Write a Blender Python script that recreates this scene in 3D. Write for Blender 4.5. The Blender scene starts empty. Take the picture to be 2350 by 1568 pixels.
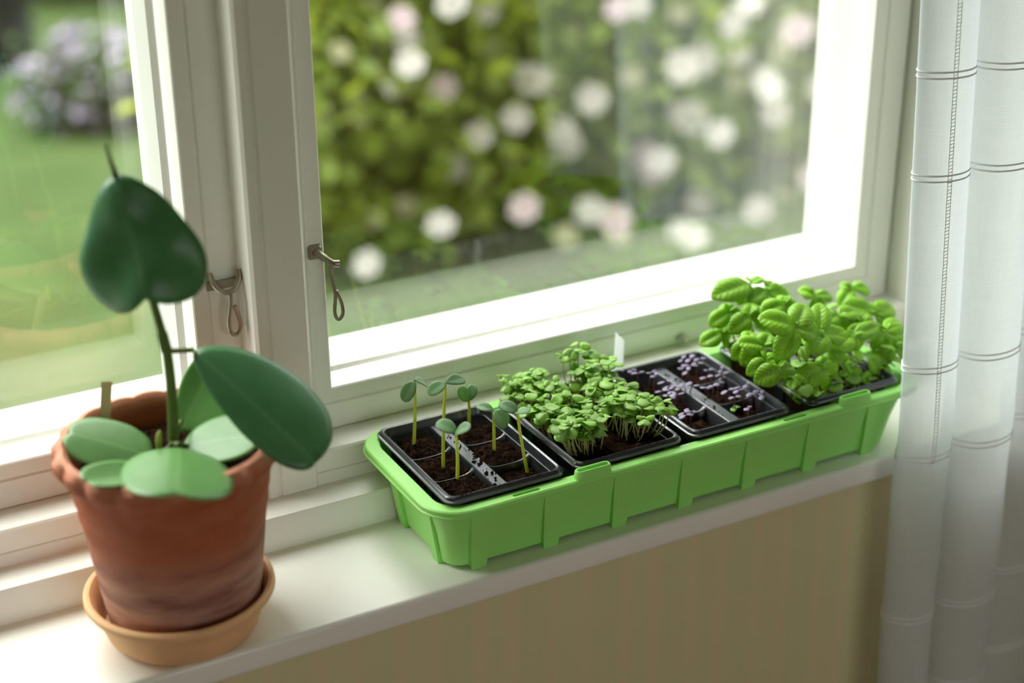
import bpy, bmesh, math, random
from math import sin, cos, pi, radians, sqrt
from mathutils import Vector, Matrix, noise

random.seed(7)
SC = bpy.context.scene
COL = SC.collection

# ------------------------------------------------------------------ camera
cam_d = bpy.data.cameras.new('camera')
cam = bpy.data.objects.new('camera', cam_d)
COL.objects.link(cam)
YAW, PITCH, ROLL = 0.495899817, 0.42677282, -0.0073378776
fw = Vector((sin(YAW) * cos(PITCH), cos(YAW) * cos(PITCH), -sin(PITCH)))
rt = Vector((cos(YAW), -sin(YAW), 0.0))
up = rt.cross(fw)
r2 = rt * cos(ROLL) + up * sin(ROLL)
u2 = up * cos(ROLL) - rt * sin(ROLL)
cam.matrix_world = Matrix(((r2.x, u2.x, -fw.x, 0.0), (r2.y, u2.y, -fw.y, 0.0), (r2.z, u2.z, -fw.z, 1.0), (0, 0, 0, 1)))
cam_d.sensor_width = 36.0
cam_d.lens = 3785.565 / 2350 * 36.0
cam_d.clip_start = 0.05
cam_d.clip_end = 200
cam_d.dof.use_dof = True
cam_d.dof.focus_distance = 1.88
cam_d.dof.aperture_fstop = 1.8
SC.camera = cam

# ------------------------------------------------------------------ world, sun, exposure
W = bpy.data.worlds.new('hazy_sky')
SC.world = W
W.use_nodes = True
wn = W.node_tree.nodes
bg = wn['Background']
bg.inputs['Color'].default_value = (0.95, 0.97, 0.96, 1)
bg.inputs['Strength'].default_value = 1.15
sun_d = bpy.data.lights.new('sun', 'SUN')
sun_d.energy = 6.0
sun_d.angle = radians(80)
sun_d.color = (1.0, 0.985, 0.95)
sun = bpy.data.objects.new('sun', sun_d)
COL.objects.link(sun)
EL = radians(58)
sun.rotation_euler = Vector((0.66 * cos(EL), -0.75 * cos(EL), -sin(EL))).to_track_quat('-Z', 'Y').to_euler()
SC.view_settings.view_transform = 'Standard'
SC.view_settings.look = 'None'
SC.view_settings.gamma = 1.0
SC.view_settings.exposure = 1.45
SC.view_settings.use_curve_mapping = False
try:
    SC.cycles.transparent_max_bounces = 24
    SC.cycles.max_bounces = 14
    SC.cycles.diffuse_bounces = 6
    SC.cycles.transmission_bounces = 10
    SC.cycles.caustics_reflective = False
except Exception:
    pass


# ------------------------------------------------------------------ materials
class NT:
    """tiny node builder"""

    def __init__(self, name):
        self.m = bpy.data.materials.new(name)
        self.m.use_nodes = True
        self.t = self.m.node_tree
        self.t.nodes.clear()
        self.out = self.n('ShaderNodeOutputMaterial')

    def n(self, kind, **kw):
        o = self.t.nodes.new(kind)
        for k, v in kw.items():
            if hasattr(o, k):
                setattr(o, k, v)
        return o

    def l(self, a, b):
        self.t.links.new(a, b)

    def noise(self, scale, detail=3, vec=None, rough=0.5):
        tc = vec or self.n('ShaderNodeTexCoord').outputs['Object']
        o = self.n('ShaderNodeTexNoise')
        o.inputs['Scale'].default_value = scale
        o.inputs['Detail'].default_value = detail
        o.inputs['Roughness'].default_value = rough
        self.l(tc, o.inputs['Vector'])
        return o.outputs['Fac']

    def ramp(self, fac, stops):
        o = self.n('ShaderNodeValToRGB')
        e = o.color_ramp.elements
        while len(e) < len(stops):
            e.new(0.5)
        for q, (p, c) in zip(e, stops):
            q.position = p
            q.color = (c[0], c[1], c[2], 1)
        self.l(fac, o.inputs['Fac'])
        return o.outputs['Color']

    def mix(self, fac, a, b, mode='MIX'):
        o = self.n('ShaderNodeMix', data_type='RGBA', blend_type=mode)
        for s, v in ((0, fac), (6, a), (7, b)):
            if hasattr(v, 'is_output') or hasattr(v, 'node'):
                self.l(v, o.inputs[s])
            elif s == 0:
                o.inputs[s].default_value = v
            else:
                o.inputs[s].default_value = (v[0], v[1], v[2], 1)
        return o.outputs[2]

    def math(self, op, a, b=0.0):
        o = self.n('ShaderNodeMath', operation=op)
        for i, v in enumerate((a, b)):
            if hasattr(v, 'node'):
                self.l(v, o.inputs[i])
            else:
                o.inputs[i].default_value = v
        return o.outputs[0]

    def bump(self, h, strength=0.2, dist=0.01):
        o = self.n('ShaderNodeBump')
        o.inputs['Strength'].default_value = strength
        o.inputs['Distance'].default_value = dist
        self.l(h, o.inputs['Height'])
        return o.outputs['Normal']

    def pbr(self, col, rough=0.5, spec=0.5, normal=None, metal=0.0):
        p = self.n('ShaderNodeBsdfPrincipled')
        if hasattr(col, 'node'):
            self.l(col, p.inputs['Base Color'])
        else:
            p.inputs['Base Color'].default_value = (col[0], col[1], col[2], 1)
        if hasattr(rough, 'node'):
            self.l(rough, p.inputs['Roughness'])
        else:
            p.inputs['Roughness'].default_value = rough
        p.inputs['Specular IOR Level'].default_value = spec
        p.inputs['Metallic'].default_value = metal
        if normal is not None:
            self.l(normal, p.inputs['Normal'])
        return p.outputs[0]

    def translucent(self, col, normal=None):
        p = self.n('ShaderNodeBsdfTranslucent')
        if hasattr(col, 'node'):
            self.l(col, p.inputs['Color'])
        else:
            p.inputs['Color'].default_value = (col[0], col[1], col[2], 1)
        if normal is not None:
            self.l(normal, p.inputs['Normal'])
        return p.outputs[0]

    def mixs(self, fac, a, b):
        o = self.n('ShaderNodeMixShader')
        if hasattr(fac, 'node'):
            self.l(fac, o.inputs[0])
        else:
            o.inputs[0].default_value = fac
        self.l(a, o.inputs[1])
        self.l(b, o.inputs[2])
        return o.outputs[0]

    def done(self, s):
        self.l(s, self.out.inputs['Surface'])
        return self.m


def simple(name, col, rough=0.5, spec=0.5, var=0.0, scale=20, bump=0.0, bscale=80, metal=0.0):
    t = NT(name)
    c = col
    if var:
        c = t.mix(t.noise(scale), [x * (1 - var) for x in col], [min(1, x * (1 + var)) for x in col])
    nrm = t.bump(t.noise(bscale), bump, 0.004) if bump else None
    return t.done(t.pbr(c, rough, spec, nrm, metal))


M = {}
M['paint'] = simple('white_gloss_paint', (0.80, 0.79, 0.735), 0.34, 0.45, 0.03, 9, 0.06, 45)
M['sill'] = simple('white_sill_paint', (0.80, 0.79, 0.735), 0.30, 0.5, 0.03, 6, 0.05, 30)
M['weathered'] = simple('dimmed_outside_paint', (0.56, 0.56, 0.53), 0.5, 0.3, 0.06, 12)  # outer sash paint: glare held back by a darker base colour
M['ceiling'] = simple('ceiling_paint', (0.72, 0.66, 0.54), 0.8, 0.2)
M['floor'] = simple('floor_boards', (0.36, 0.23, 0.12), 0.45, 0.4, 0.2, 4)
M['room'] = simple('cream_wall', (0.66, 0.57, 0.41), 0.8, 0.2, 0.03, 5)
# striped wallpaper below the sill: soft brown and olive stripes
t = NT('striped_wallpaper')
tc = t.n('ShaderNodeTexCoord')
wv = t.n('ShaderNodeTexWave', wave_type='BANDS', bands_direction='X')
wv.inputs['Scale'].default_value = 3.2
wv.inputs['Distortion'].default_value = 0.0
t.l(tc.outputs['Object'], wv.inputs['Vector'])
c = t.ramp(wv.outputs['Fac'], [(0.2, (0.60, 0.56, 0.33)), (0.6, (0.65, 0.545, 0.35)), (0.9, (0.61, 0.56, 0.335))])
M['wallpaper'] = t.done(t.pbr(c, 0.75, 0.2))

# architectural glass: transparent with Fresnel reflection
t = NT('window_glass')
lw = t.n('ShaderNodeLayerWeight')
lw.inputs['Blend'].default_value = 0.5
f5 = t.math('POWER', lw.outputs['Facing'], 5.0)
fr = t.math('ADD', t.math('MULTIPLY', f5, 0.25), 0.078)
tr = t.n('ShaderNodeBsdfTransparent')
tr.inputs['Color'].default_value = (0.985, 0.995, 0.985, 1)
gl = t.n('ShaderNodeBsdfGlossy')
gl.inputs['Roughness'].default_value = 0.0
M['glass'] = t.done(t.mixs(fr, tr.outputs[0], gl.outputs[0]))

M['metal'] = simple('aged_steel', (0.33, 0.29, 0.23), 0.38, 0.5, 0.25, 60, 0.1, 90, 0.85)


def plastic(name, col, tcol, tfac, rough=0.36):
    t = NT(name)
    nrm = t.bump(t.noise(260, 2), 0.03, 0.001)
    return t.done(t.mixs(tfac, t.pbr(col, rough, 0.5, nrm), t.translucent(tcol)))


M['green'] = plastic('light_green_plastic', (0.36, 0.80, 0.19), (0.30, 0.85, 0.12), 0.12)
M['black'] = simple('black_plastic', (0.011, 0.014, 0.023), 0.30, 1.0)
# soil
t = NT('potting_soil')
n1 = t.noise(240, 5, rough=0.7)
n2 = t.noise(45, 3)
c = t.mix(n2, t.ramp(n1, [(0.32, (0.003, 0.0016, 0.001)), (0.55, (0.020, 0.009, 0.005)), (0.8, (0.11, 0.055, 0.03))]),
          t.ramp(n1, [(0.32, (0.006, 0.003, 0.002)), (0.6, (0.05, 0.021, 0.010)), (0.85, (0.15, 0.075, 0.04))]))
M['black_matte'] = simple('matte_black_plastic', (0.010, 0.011, 0.014), 0.5, 0.3)
M['soil'] = t.done(t.pbr(c, 0.95, 0.06, t.bump(n1, 0.9, 0.006)))
# terracotta pot
t = NT('weathered_terracotta')
tc = t.n('ShaderNodeTexCoord')
sp = t.n('ShaderNodeSeparateXYZ')
t.l(tc.outputs['Object'], sp.inputs[0])
mp = t.n('ShaderNodeMapping')
mp.inputs['Scale'].default_value = (1, 1, 4.5)
t.l(tc.outputs['Object'], mp.inputs['Vector'])
nb = t.noise(9, 4, mp.outputs['Vector'])
nf = t.noise(40, 3)
base = t.mix(nf, (0.33, 0.075, 0.027), (0.45, 0.125, 0.052))
nbc = t.ramp(nb, [(0.40, (0, 0, 0)), (0.64, (1, 1, 1))])
bloom = t.mix(nbc, (0.25, 0.115, 0.095), (0.60, 0.38, 0.29))
zf = t.math('ADD', sp.outputs['Z'], t.math('MULTIPLY', nb, 0.11))
low = t.ramp(zf, [(0.125, (1, 1, 1)), (0.19, (0, 0, 0))])
topb = t.ramp(t.math('ADD', sp.outputs['Z'], t.math('MULTIPLY', nf, 0.02)), [(0.205, (0, 0, 0)), (0.225, (1, 1, 1))])
lo2 = t.math('MULTIPLY', low, 0.85)
c = t.mix(lo2, t.mix(t.math('MULTIPLY', nbc, 0.12), base, (0.58, 0.33, 0.23)), bloom)
c = t.mix(t.math('MULTIPLY', topb, 0.7), c, (0.62, 0.30, 0.19))
M['terracotta'] = t.done(t.pbr(c, 0.72, 0.3, t.bump(t.noise(30, 4, mp.outputs['Vector']), 0.25, 0.004)))
M['saucer'] = simple('buff_terracotta', (0.76, 0.45, 0.23), 0.62, 0.3, 0.18, 14, 0.12, 60)


def leafmat(name, dark, light, tcol, tfac, rough=0.4, midrib=None, vein=0.0, nscale=6, spec=0.5):
    t = NT(name)
    oi = t.n('ShaderNodeObjectInfo')
    tc = t.n('ShaderNodeTexCoord')
    col = t.mix(t.noise(nscale, 2, tc.outputs['Object']), dark, light)
    hv = t.n('ShaderNodeHueSaturation')
    t.l(col, hv.inputs['Color'])
    t.l(t.math('ADD', t.math('MULTIPLY', oi.outputs['Random'], 0.4), 0.8), hv.inputs['Value'])
    col = hv.outputs['Color']
    nrm = None
    sp = t.n('ShaderNodeSeparateXYZ')
    t.l(tc.outputs['Object'], sp.inputs[0])
    if midrib:
        ax = t.math('ABSOLUTE', sp.outputs['X'])
        mask = t.math('SUBTRACT', 1.0, t.math('MULTIPLY', ax, 28.0))
        mask = t.math('MAXIMUM', mask, 0.0)
        if vein:
            # side veins: saw pattern of y - 0.6*|x|
            v = t.math('SINE', t.math('MULTIPLY', t.math('SUBTRACT', sp.outputs['Y'], t.math('MULTIPLY', ax, 0.8)), 42.0))
            nrm = t.bump(v, vein, 0.02)
        col = t.mix(t.math('MULTIPLY', mask, 0.6), col, midrib)
    return t.done(t.mixs(tfac, t.pbr(col, rough, spec, nrm), t.translucent(tcol, nrm)))


M['hoya'] = leafmat('hoya_leaf', (0.034, 0.13, 0.045), (0.075, 0.23, 0.09), (0.06, 0.28, 0.02), 0.10, 0.38, (0.12, 0.30, 0.14), 0.0, 4)
M['hoya_pale'] = leafmat('hoya_leaf_pale', (0.12, 0.30, 0.075), (0.175, 0.385, 0.12), (0.16, 0.48, 0.04), 0.22, 0.34, (0.24, 0.45, 0.16), 0.0, 4)
M['hoya_stem'] = simple('hoya_stem', (0.085, 0.13, 0.022), 0.5, 0.4, 0.3, 30)
M['twig'] = simple('dried_tip', (0.018, 0.010, 0.012), 0.6, 0.3)
M['sprout'] = simple('young_sprout', (0.33, 0.36, 0.07), 0.5, 0.4)
M['cucumber'] = leafmat('cotyledon_green', (0.15, 0.31, 0.14), (0.28, 0.46, 0.25), (0.30, 0.58, 0.08), 0.34, 0.45, (0.35, 0.50, 0.30), 0.0, 6)
M['stem'] = leafmat('seedling_stem', (0.62, 0.68, 0.09), (0.70, 0.74, 0.15), (0.7, 0.8, 0.1), 0.3, 0.5)
M['micro'] = leafmat('basil_cotyledon', (0.20, 0.42, 0.055), (0.36, 0.59, 0.11), (0.48, 0.76, 0.06), 0.38, 0.42)
M['micro_stem'] = leafmat('pale_stem', (0.50, 0.52, 0.20), (0.60, 0.60, 0.28), (0.6, 0.6, 0.2), 0.3, 0.5)
M['purple'] = leafmat('lilac_cotyledon', (0.20, 0.155, 0.27), (0.37, 0.32, 0.46), (0.45, 0.30, 0.5), 0.2, 0.38, (0.20, 0.08, 0.26))
M['purple_stem'] = simple('purple_stem', (0.20, 0.085, 0.11), 0.5, 0.4)
M['basil'] = leafmat('basil_leaf', (0.165, 0.405, 0.018), (0.33, 0.60, 0.042), (0.54, 0.84, 0.03), 0.32, 0.36, (0.42, 0.66, 0.15), 0.14, 5, 0.4)
M['basil_stem'] = leafmat('basil_stem', (0.38, 0.48, 0.10), (0.52, 0.56, 0.16), (0.5, 0.6, 0.1), 0.3, 0.5)
M['label'] = plastic('white_label', (0.86, 0.87, 0.87), (0.93, 0.95, 0.95), 0.6)
M['wood_label'] = simple('cream_label', (0.55, 0.46, 0.22), 0.6, 0.3, 0.1, 20)
M['ink'] = simple('pencil_grey', (0.06, 0.06, 0.05), 0.7, 0.2)

# sheer linen curtain
t = NT('white_linen')
tc = t.n('ShaderNodeTexCoord')
mp = t.n('ShaderNodeMapping')
mp.inputs['Scale'].default_value = (60, 60, 4)
t.l(tc.outputs['Object'], mp.inputs['Vector'])
sl = t.noise(9, 3, mp.outputs['Vector'])
mp2 = t.n('ShaderNodeMapping')
mp2.inputs['Scale'].default_value = (4, 4, 160)
t.l(tc.outputs['Object'], mp2.inputs['Vector'])
sl2 = t.noise(5, 3, mp2.outputs['Vector'])
wv = t.math('ADD', sl, sl2)
nrm = t.bump(wv, 0.10, 0.002)
colc = t.mix(t.math('MULTIPLY', wv, 0.5), (0.72, 0.76, 0.80), (0.84, 0.885, 0.93))
body = t.mixs(0.46, t.pbr(colc, 0.9, 0.1, nrm), t.translucent(colc, nrm))
trn = t.n('ShaderNodeBsdfTransparent')
M['linen'] = t.done(t.mixs(t.math('MULTIPLY', wv, 0.17), body, trn.outputs[0]))
M['thread'] = simple('grey_thread', (0.78, 0.79, 0.81), 0.8, 0.2)

# garden
M['lawn'] = simple('lawn', (0.044, 0.072, 0.020), 0.9, 0.1, 0.35, 3)
M['rose_leaf'] = leafmat('rose_leaf', (0.09, 0.14, 0.016), (0.26, 0.34, 0.045), (0.48, 0.58, 0.04), 0.45, 0.5, None, 0, 1.3)
M['hedge_leaf'] = leafmat('hedge_leaf', (0.05, 0.10, 0.03), (0.12, 0.20, 0.06), (0.2, 0.32, 0.06), 0.35, 0.6, None, 0, 1.2)
M['grey_leaf'] = leafmat('grey_leaf', (0.05, 0.07, 0.075), (0.11, 0.13, 0.14), (0.1, 0.13, 0.12), 0.2, 0.7, None, 0, 2)
M['twigs'] = simple('rose_wood', (0.10, 0.07, 0.04), 0.8, 0.2)
M['white_petal'] = leafmat('white_petal', (0.62, 0.59, 0.58), (0.68, 0.65, 0.645), (0.66, 0.62, 0.61), 0.4, 0.6)
M['pink_petal'] = leafmat('pink_petal', (0.60, 0.47, 0.53), (0.64, 0.54, 0.59), (0.62, 0.46, 0.54), 0.4, 0.6)
M['cream_petal'] = leafmat('cream_petal', (0.46, 0.45, 0.30), (0.52, 0.50, 0.37), (0.5, 0.48, 0.33), 0.4, 0.6)
M['mauve_petal'] = leafmat('mauve_petal', (0.34, 0.28, 0.42), (0.46, 0.40, 0.54), (0.5, 0.4, 0.6), 0.3, 0.6)


# ------------------------------------------------------------------ geometry helpers
class MB:
    def __init__(self):
        self.v, self.f, self.s = [], [], []

    def add(self, vs, fs, smooth=False):
        o = len(self.v)
        self.v += [tuple(p) for p in vs]
        for f in fs:
            self.f.append(tuple(i + o for i in f))
            self.s.append(smooth)
        return self

    def loft(self, loops, cap0=False, cap1=False, smooth=True, closed=False, ring=True):
        n = len(loops[0])
        vs = [p for L in loops for p in L]
        fs = []
        m = len(loops)
        for k in range(m if closed else m - 1):
            a, b = k * n, ((k + 1) % m) * n
            for i in range(n if ring else n - 1):
                j = (i + 1) % n
                fs.append((a + i, a + j, b + j, b + i))
        if cap0:
            fs.append(tuple(reversed(range(n))))
        if cap1:
            fs.append(tuple(range((m - 1) * n, m * n)))
        return self.add(vs, fs, smooth)

    def box(self, x0, x1, y0, y1, z0, z1, smooth=False):
        vs = [(x, y, z) for z in (z0, z1) for x, y in ((x0, y0), (x1, y0), (x1, y1), (x0, y1))]
        return self.add(vs, [(3, 2, 1, 0), (4, 5, 6, 7), (0, 1, 5, 4), (1, 2, 6, 5), (2, 3, 7, 6), (3, 0, 4, 7)], smooth)

    def tube(self, pts, rad, n=8, caps=True):
        pts = [Vector(p) for p in pts]
        if not hasattr(rad, '__len__'):
            rad = [rad] * len(pts)
        loops = []
        ref = Vector((0.31, 0.17, 0.94)).normalized()
        prev = None
        for i, p in enumerate(pts):
            d = (pts[min(i + 1, len(pts) - 1)] - pts[max(i - 1, 0)]).normalized()
            if prev is None:
                u = d.orthogonal().normalized()
            else:
                u = (prev - d * prev.dot(d))
                u = u.normalized() if u.length > 1e-6 else d.orthogonal().normalized()
            prev = u
            w = d.cross(u)
            loops.append([p + (u * cos(2 * pi * k / n) + w * sin(2 * pi * k / n)) * rad[i] for k in range(n)])
        return self.loft(loops, caps, caps, True)

    def build(self, name, m, parent=None, origin=None):
        og = Vector(origin) if origin is not None else (parent.location if parent is not None and parent.parent is None else Vector((0, 0, 0)))
        if parent is not None and parent.parent is not None:
            og = parent['_og'] if '_og' in parent.keys() else Vector((0, 0, 0))
            og = Vector(og)
        me = bpy.data.meshes.new(name)
        me.from_pydata([(p[0] - og.x, p[1] - og.y, p[2] - og.z) for p in self.v], [], self.f)
        me.polygons.foreach_set('use_smooth', self.s)
        me.update()
        bm = bmesh.new()
        bm.from_mesh(me)
        bmesh.ops.recalc_face_normals(bm, faces=bm.faces)
        bm.to_mesh(me)
        bm.free()
        try:
            me.set_sharp_from_angle(angle=radians(38))
        except Exception:
            pass
        if m is not None:
            me.materials.append(m)
        o = bpy.data.objects.new(name, me)
        COL.objects.link(o)
        if parent is not None:
            o.parent = parent
        else:
            o.location = og
        return o


def empty(name, loc, label=None, cat=None, group=None, kind=None):
    o = bpy.data.objects.new(name, None)
    COL.objects.link(o)
    o.location = loc
    o.empty_display_size = 0.02
    return tag(o, label, cat, group, kind)


def tag(o, label=None, cat=None, group=None, kind=None):
    for k, v in (('label', label), ('category', cat), ('group', group), ('kind', kind)):
        if v:
            o[k] = v
    return o


def child(name, me, parent, mat4, m=None):
    """a part that shares mesh data ME, placed by the world matrix MAT4 under an unrotated parent"""
    o = bpy.data.objects.new(name, me)
    COL.objects.link(o)
    o.parent = parent
    base = parent.location.copy() if parent.parent is None else parent.parent.location + parent.location
    o.matrix_basis = Matrix.Translation(-base) @ mat4
    return o


def rrect(x0, x1, y0, y1, r, z, n=6):
    out = []
    r = max(min(r, (x1 - x0) / 2 - 1e-5, (y1 - y0) / 2 - 1e-5), 1e-5)
    for cx, cy, a0 in ((x1 - r, y1 - r, 0), (x0 + r, y1 - r, 90), (x0 + r, y0 + r, 180), (x1 - r, y0 + r, 270)):
        for k in range(n + 1):
            a = radians(a0 + 90 * k / n)
            out.append((cx + r * cos(a), cy + r * sin(a), z))
    return out


def catmull(P, n=6, closed=False):
    P = [Vector(p) for p in P]
    out = []
    m = len(P)
    for i in range(m if closed else m - 1):
        if closed:
            p0, p1, p2, p3 = P[i - 1], P[i], P[(i + 1) % m], P[(i + 2) % m]
        else:
            p0, p1, p2, p3 = P[max(i - 1, 0)], P[i], P[i + 1], P[min(i + 2, m - 1)]
        for k in range(n):
            t = k / n
            out.append(0.5 * ((2 * p1) + (p2 - p0) * t + (2 * p0 - 5 * p1 + 4 * p2 - p3) * t * t + (3 * p1 - p0 - 3 * p2 + p3) * t * t * t))
    if not closed:
        out.append(P[-1])
    return out


def leaf_mesh(name, half, cy, zf, m, th=0.012, nseg=36, rings=6, asym=0.0):
    """a leaf in unit space: base at the origin, tip at y = 1; HALF is the right half outline from base to tip"""
    R = catmull([(a, b, 0) for a, b in half], 5)
    full = [(p.x * (1 - asym), p.y) for p in R] + [(-p.x * (1 + asym), p.y) for p in reversed(R[1:-1])]
    # resample by arc length
    L = [0]
    for i in range(len(full)):
        a, b = full[i], full[(i + 1) % len(full)]
        L.append(L[-1] + math.hypot(b[0] - a[0], b[1] - a[1]))
    pts = []
    j = 0
    for k in range(nseg):
        d = L[-1] * k / nseg
        while L[j + 1] < d:
            j += 1
        f = (d - L[j]) / max(L[j + 1] - L[j], 1e-9)
        a, b = full[j], full[(j + 1) % len(full)]
        pts.append((a[0] + (b[0] - a[0]) * f, a[1] + (b[1] - a[1]) * f))
    vs, fs = [], []

    def layer(off, flip):
        o = len(vs)
        vs.append((0, cy, zf(0, cy) + off))
        for r in range(1, rings + 1):
            q = r / rings
            e = off * (1 if r < rings else 0.35)
            for x, y in pts:
                X, Y = x * q, cy + (y - cy) * q
                vs.append((X, Y, zf(X, Y) + e))
        for i in range(nseg):
            j = (i + 1) % nseg
            f = (o, o + 1 + i, o + 1 + j)
            fs.append(f if not flip else f[::-1])
            for r in range(rings - 1):
                a = o + 1 + r * nseg
                f = (a + i, a + nseg + i, a + nseg + j, a + j)
                fs.append(f if not flip else f[::-1])
        return o + 1 + (rings - 1) * nseg

    a = layer(th / 2, False)
    b = layer(-th / 2, True)
    for i in range(nseg):
        j = (i + 1) % nseg
        fs.append((a + i, b + i, b + j, a + j))
    me = bpy.data.meshes.new(name)
    me.from_pydata(vs, [], fs)
    me.polygons.foreach_set('use_smooth', [True] * len(fs))
    me.materials.append(m)
    me.update()
    return me


def frame(base, tip, normal, width, length=None, zs=None):
    """matrix that maps a unit leaf to BASE -> TIP with NORMAL as its upper side"""
    base, tip = Vector(base), Vector(tip)
    y = tip - base
    L = length or y.length
    y.normalize()
    z = Vector(normal)
    z = (z - y * z.dot(y))
    if z.length < 1e-5:
        z = y.orthogonal()
    z.normalize()
    x = y.cross(z)
    zs = zs or (width + L) / 2
    return Matrix(((x.x * width, y.x * L, z.x * zs, base.x), (x.y * width, y.y * L, z.y * zs, base.y), (x.z * width, y.z * L, z.z * zs, base.z), (0, 0, 0, 1)))


def struct(o):
    o['kind'] = 'structure'
    return o


# ------------------------------------------------------------------ room shell
XL, XR, YB, YF, ZF, ZC = -1.9, 2.9, -1.7, 1.405, -0.85, 1.75
WX0, WX1, WZ0, WZ1 = -0.46, 1.56, -0.03, 1.32   # hole in the window wall
b = MB()
b.box(XL - .1, XR + .1, YF, 1.80, ZF, WZ0)
b.box(XL - .1, XR + .1, YF, 1.80, WZ1, ZC)
b.box(XL - .1, WX0, YF, 1.80, WZ0, WZ1)
b.box(WX1, XR + .1, YF, 1.80, WZ0, WZ1)
struct(b.build('wall_front', M['wallpaper']))
b = MB(); b.box(XL - .1, XL, YB, YF, ZF, ZC); struct(b.build('wall_left', M['room']))
b = MB(); b.box(XR, XR + .1, YB, YF, ZF, ZC); struct(b.build('wall_right', M['room']))
b = MB()   # wall behind the camera; its unseen opening is added to let in fill light
b.box(XL - .1, XR + .1, YB - .1, YB, ZF, -0.05)
b.box(XL - .1, XR + .1, YB - .1, YB, 1.10, ZC)
b.box(XL - .1, -0.3, YB - .1, YB, -0.05, 1.10)
b.box(1.5, XR + .1, YB - .1, YB, -0.05, 1.10)
struct(b.build('wall_back', M['room']))
b = MB(); b.box(XL - .1, XR + .1, YB - .1, 1.80, ZF - .1, ZF); struct(b.build('floor', M['floor']))
b = MB(); b.box(XL - .1, XR + .1, YB - .1, 1.80, ZC, ZC + .1); struct(b.build('ceiling', M['ceiling']))


def extrude_x(prof, x0, x1, name, m, smooth=False):
    mb = MB()
    A = [(x0, y, z) for y, z in prof]
    B = [(x1, y, z) for y, z in prof]
    mb.loft([A, B], True, True, smooth)
    return mb.build(name, m)


# sill board with a rounded nose
nose = [(1.5575, 0.0)] + [(1.3965, 0.0)] + [(1.396 - 0.006 * sin(a), -0.006 + 0.006 * cos(a)) for a in (0.3, 0.7, 1.1, 1.57)] + \
       [(1.390, -0.024)] + [(1.394 - 0.004 * cos(a), -0.026 - 0.004 * sin(a)) for a in (0.5, 1.0, 1.57)] + [(1.5575, -0.030)]
struct(extrude_x(nose, -0.62, 1.80, 'sill', M['sill']))
# stepped lower frame member between sill and sashes, with the fine joint lines seen in the photograph
lower = [(1.5575, -0.02), (1.5575, 0.0395), (1.5595, 0.0425), (1.6030, 0.0430), (1.6030, 0.0585), (1.6048, 0.0592), (1.6030, 0.0602), (1.6030, 0.0845), (1.6050, 0.0870),
         (1.648, 0.0873), (1.76, 0.0873), (1.80, 0.060), (1.86, 0.045), (1.86, -0.02)]
struct(extrude_x(lower, -0.46, 1.4986, 'trim_1', M['paint']))
# side jambs and head of the frame
b = MB(); b.box(1.4986, 1.56, 1.41, 1.80, -0.0, 1.32); struct(b.build('trim_2', M['paint']))
b = MB(); b.box(-0.46, -0.40, 1.41, 1.80, 0.0, 1.32); struct(b.build('trim_3', M['paint']))
b = MB(); b.box(-0.40, 1.4986, 1.60, 1.80, 1.24, 1.32); struct(b.build('trim_4', M['paint']))
# centre post: moulded cover in front, structural mullion behind
pp = [(0.543, 1.648), (0.543, 1.6035), (0.5465, 1.600), (0.556, 1.600), (0.5575, 1.6025), (0.559, 1.6035), (0.5605, 1.6025), (0.562, 1.600), (0.6035, 1.600), (0.607, 1.6035), (0.607, 1.648),
      (0.588, 1.648), (0.588, 1.78), (0.548, 1.78), (0.548, 1.648)]
mb = MB()
mb.loft([[(x, y, 0.0432) for x, y in pp], [(x, y, 1.24) for x, y in pp]], True, True, False)
struct(mb.build('trim_5', M['paint']))


def sash(parent, x0, x1, z0, z1, il, ir, ib, it, prof, name, m='paint'):
    """mitred frame: PROF lists (share of the inset, y)"""
    loops = []
    for s, y in prof:
        loops.append([(x0 + il * s, y, z0 + ib * s), (x1 - ir * s, y, z0 + ib * s), (x1 - ir * s, y, z1 - it * s), (x0 + il * s, y, z1 - it * s)])
    mb = MB()
    mb.loft(loops, False, False, False, closed=True)
    return mb.build(name, M[m], parent)


inner_prof = [(0.0, 1.690), (0.0, 1.6495), (0.03, 1.648), (0.60, 1.648), (0.64, 1.6505), (0.68, 1.6485), (0.97, 1.6480), (1.0, 1.6495), (1.0, 1.690)]
outer_prof = [(0.0, 1.812), (0.0, 1.732), (1.0, 1.732), (1.0, 1.812)]


def window(idx, x0, x1, il, ir, ol, orr):
    w = empty('window_%d' % idx, ((x0 + x1) / 2, 1.65, 0.0875))
    w['kind'] = 'structure'
    a = sash(w, x0, x1, 0.0878, 1.235, il, ir, 0.0542, 0.055, inner_prof, 'inner_sash')
    c = sash(w, x0, x1, 0.0878, 1.235, ol, orr, 0.0402, 0.055, outer_prof, 'outer_sash', 'weathered')  # darker paint copy tones down the daylight on this sash
    p = MB(); p.box(x0 + il - .004, x1 - ir + .004, 1.6695, 1.6725, 0.138, 1.184); p.build('pane', M['glass'], w).parent = a
    p = MB(); p.box(x0 + ol - .004, x1 - orr + .004, 1.7815, 1.7845, 0.122, 1.184); p.build('pane', M['glass'], w).parent = c
    return w


window(1, 0.590, 1.4938, 0.0585, 0.0588, 0.0575, 0.020)
window(2, -0.398, 0.5445, 0.055, 0.0548, 0.055, 0.0515)

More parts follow.
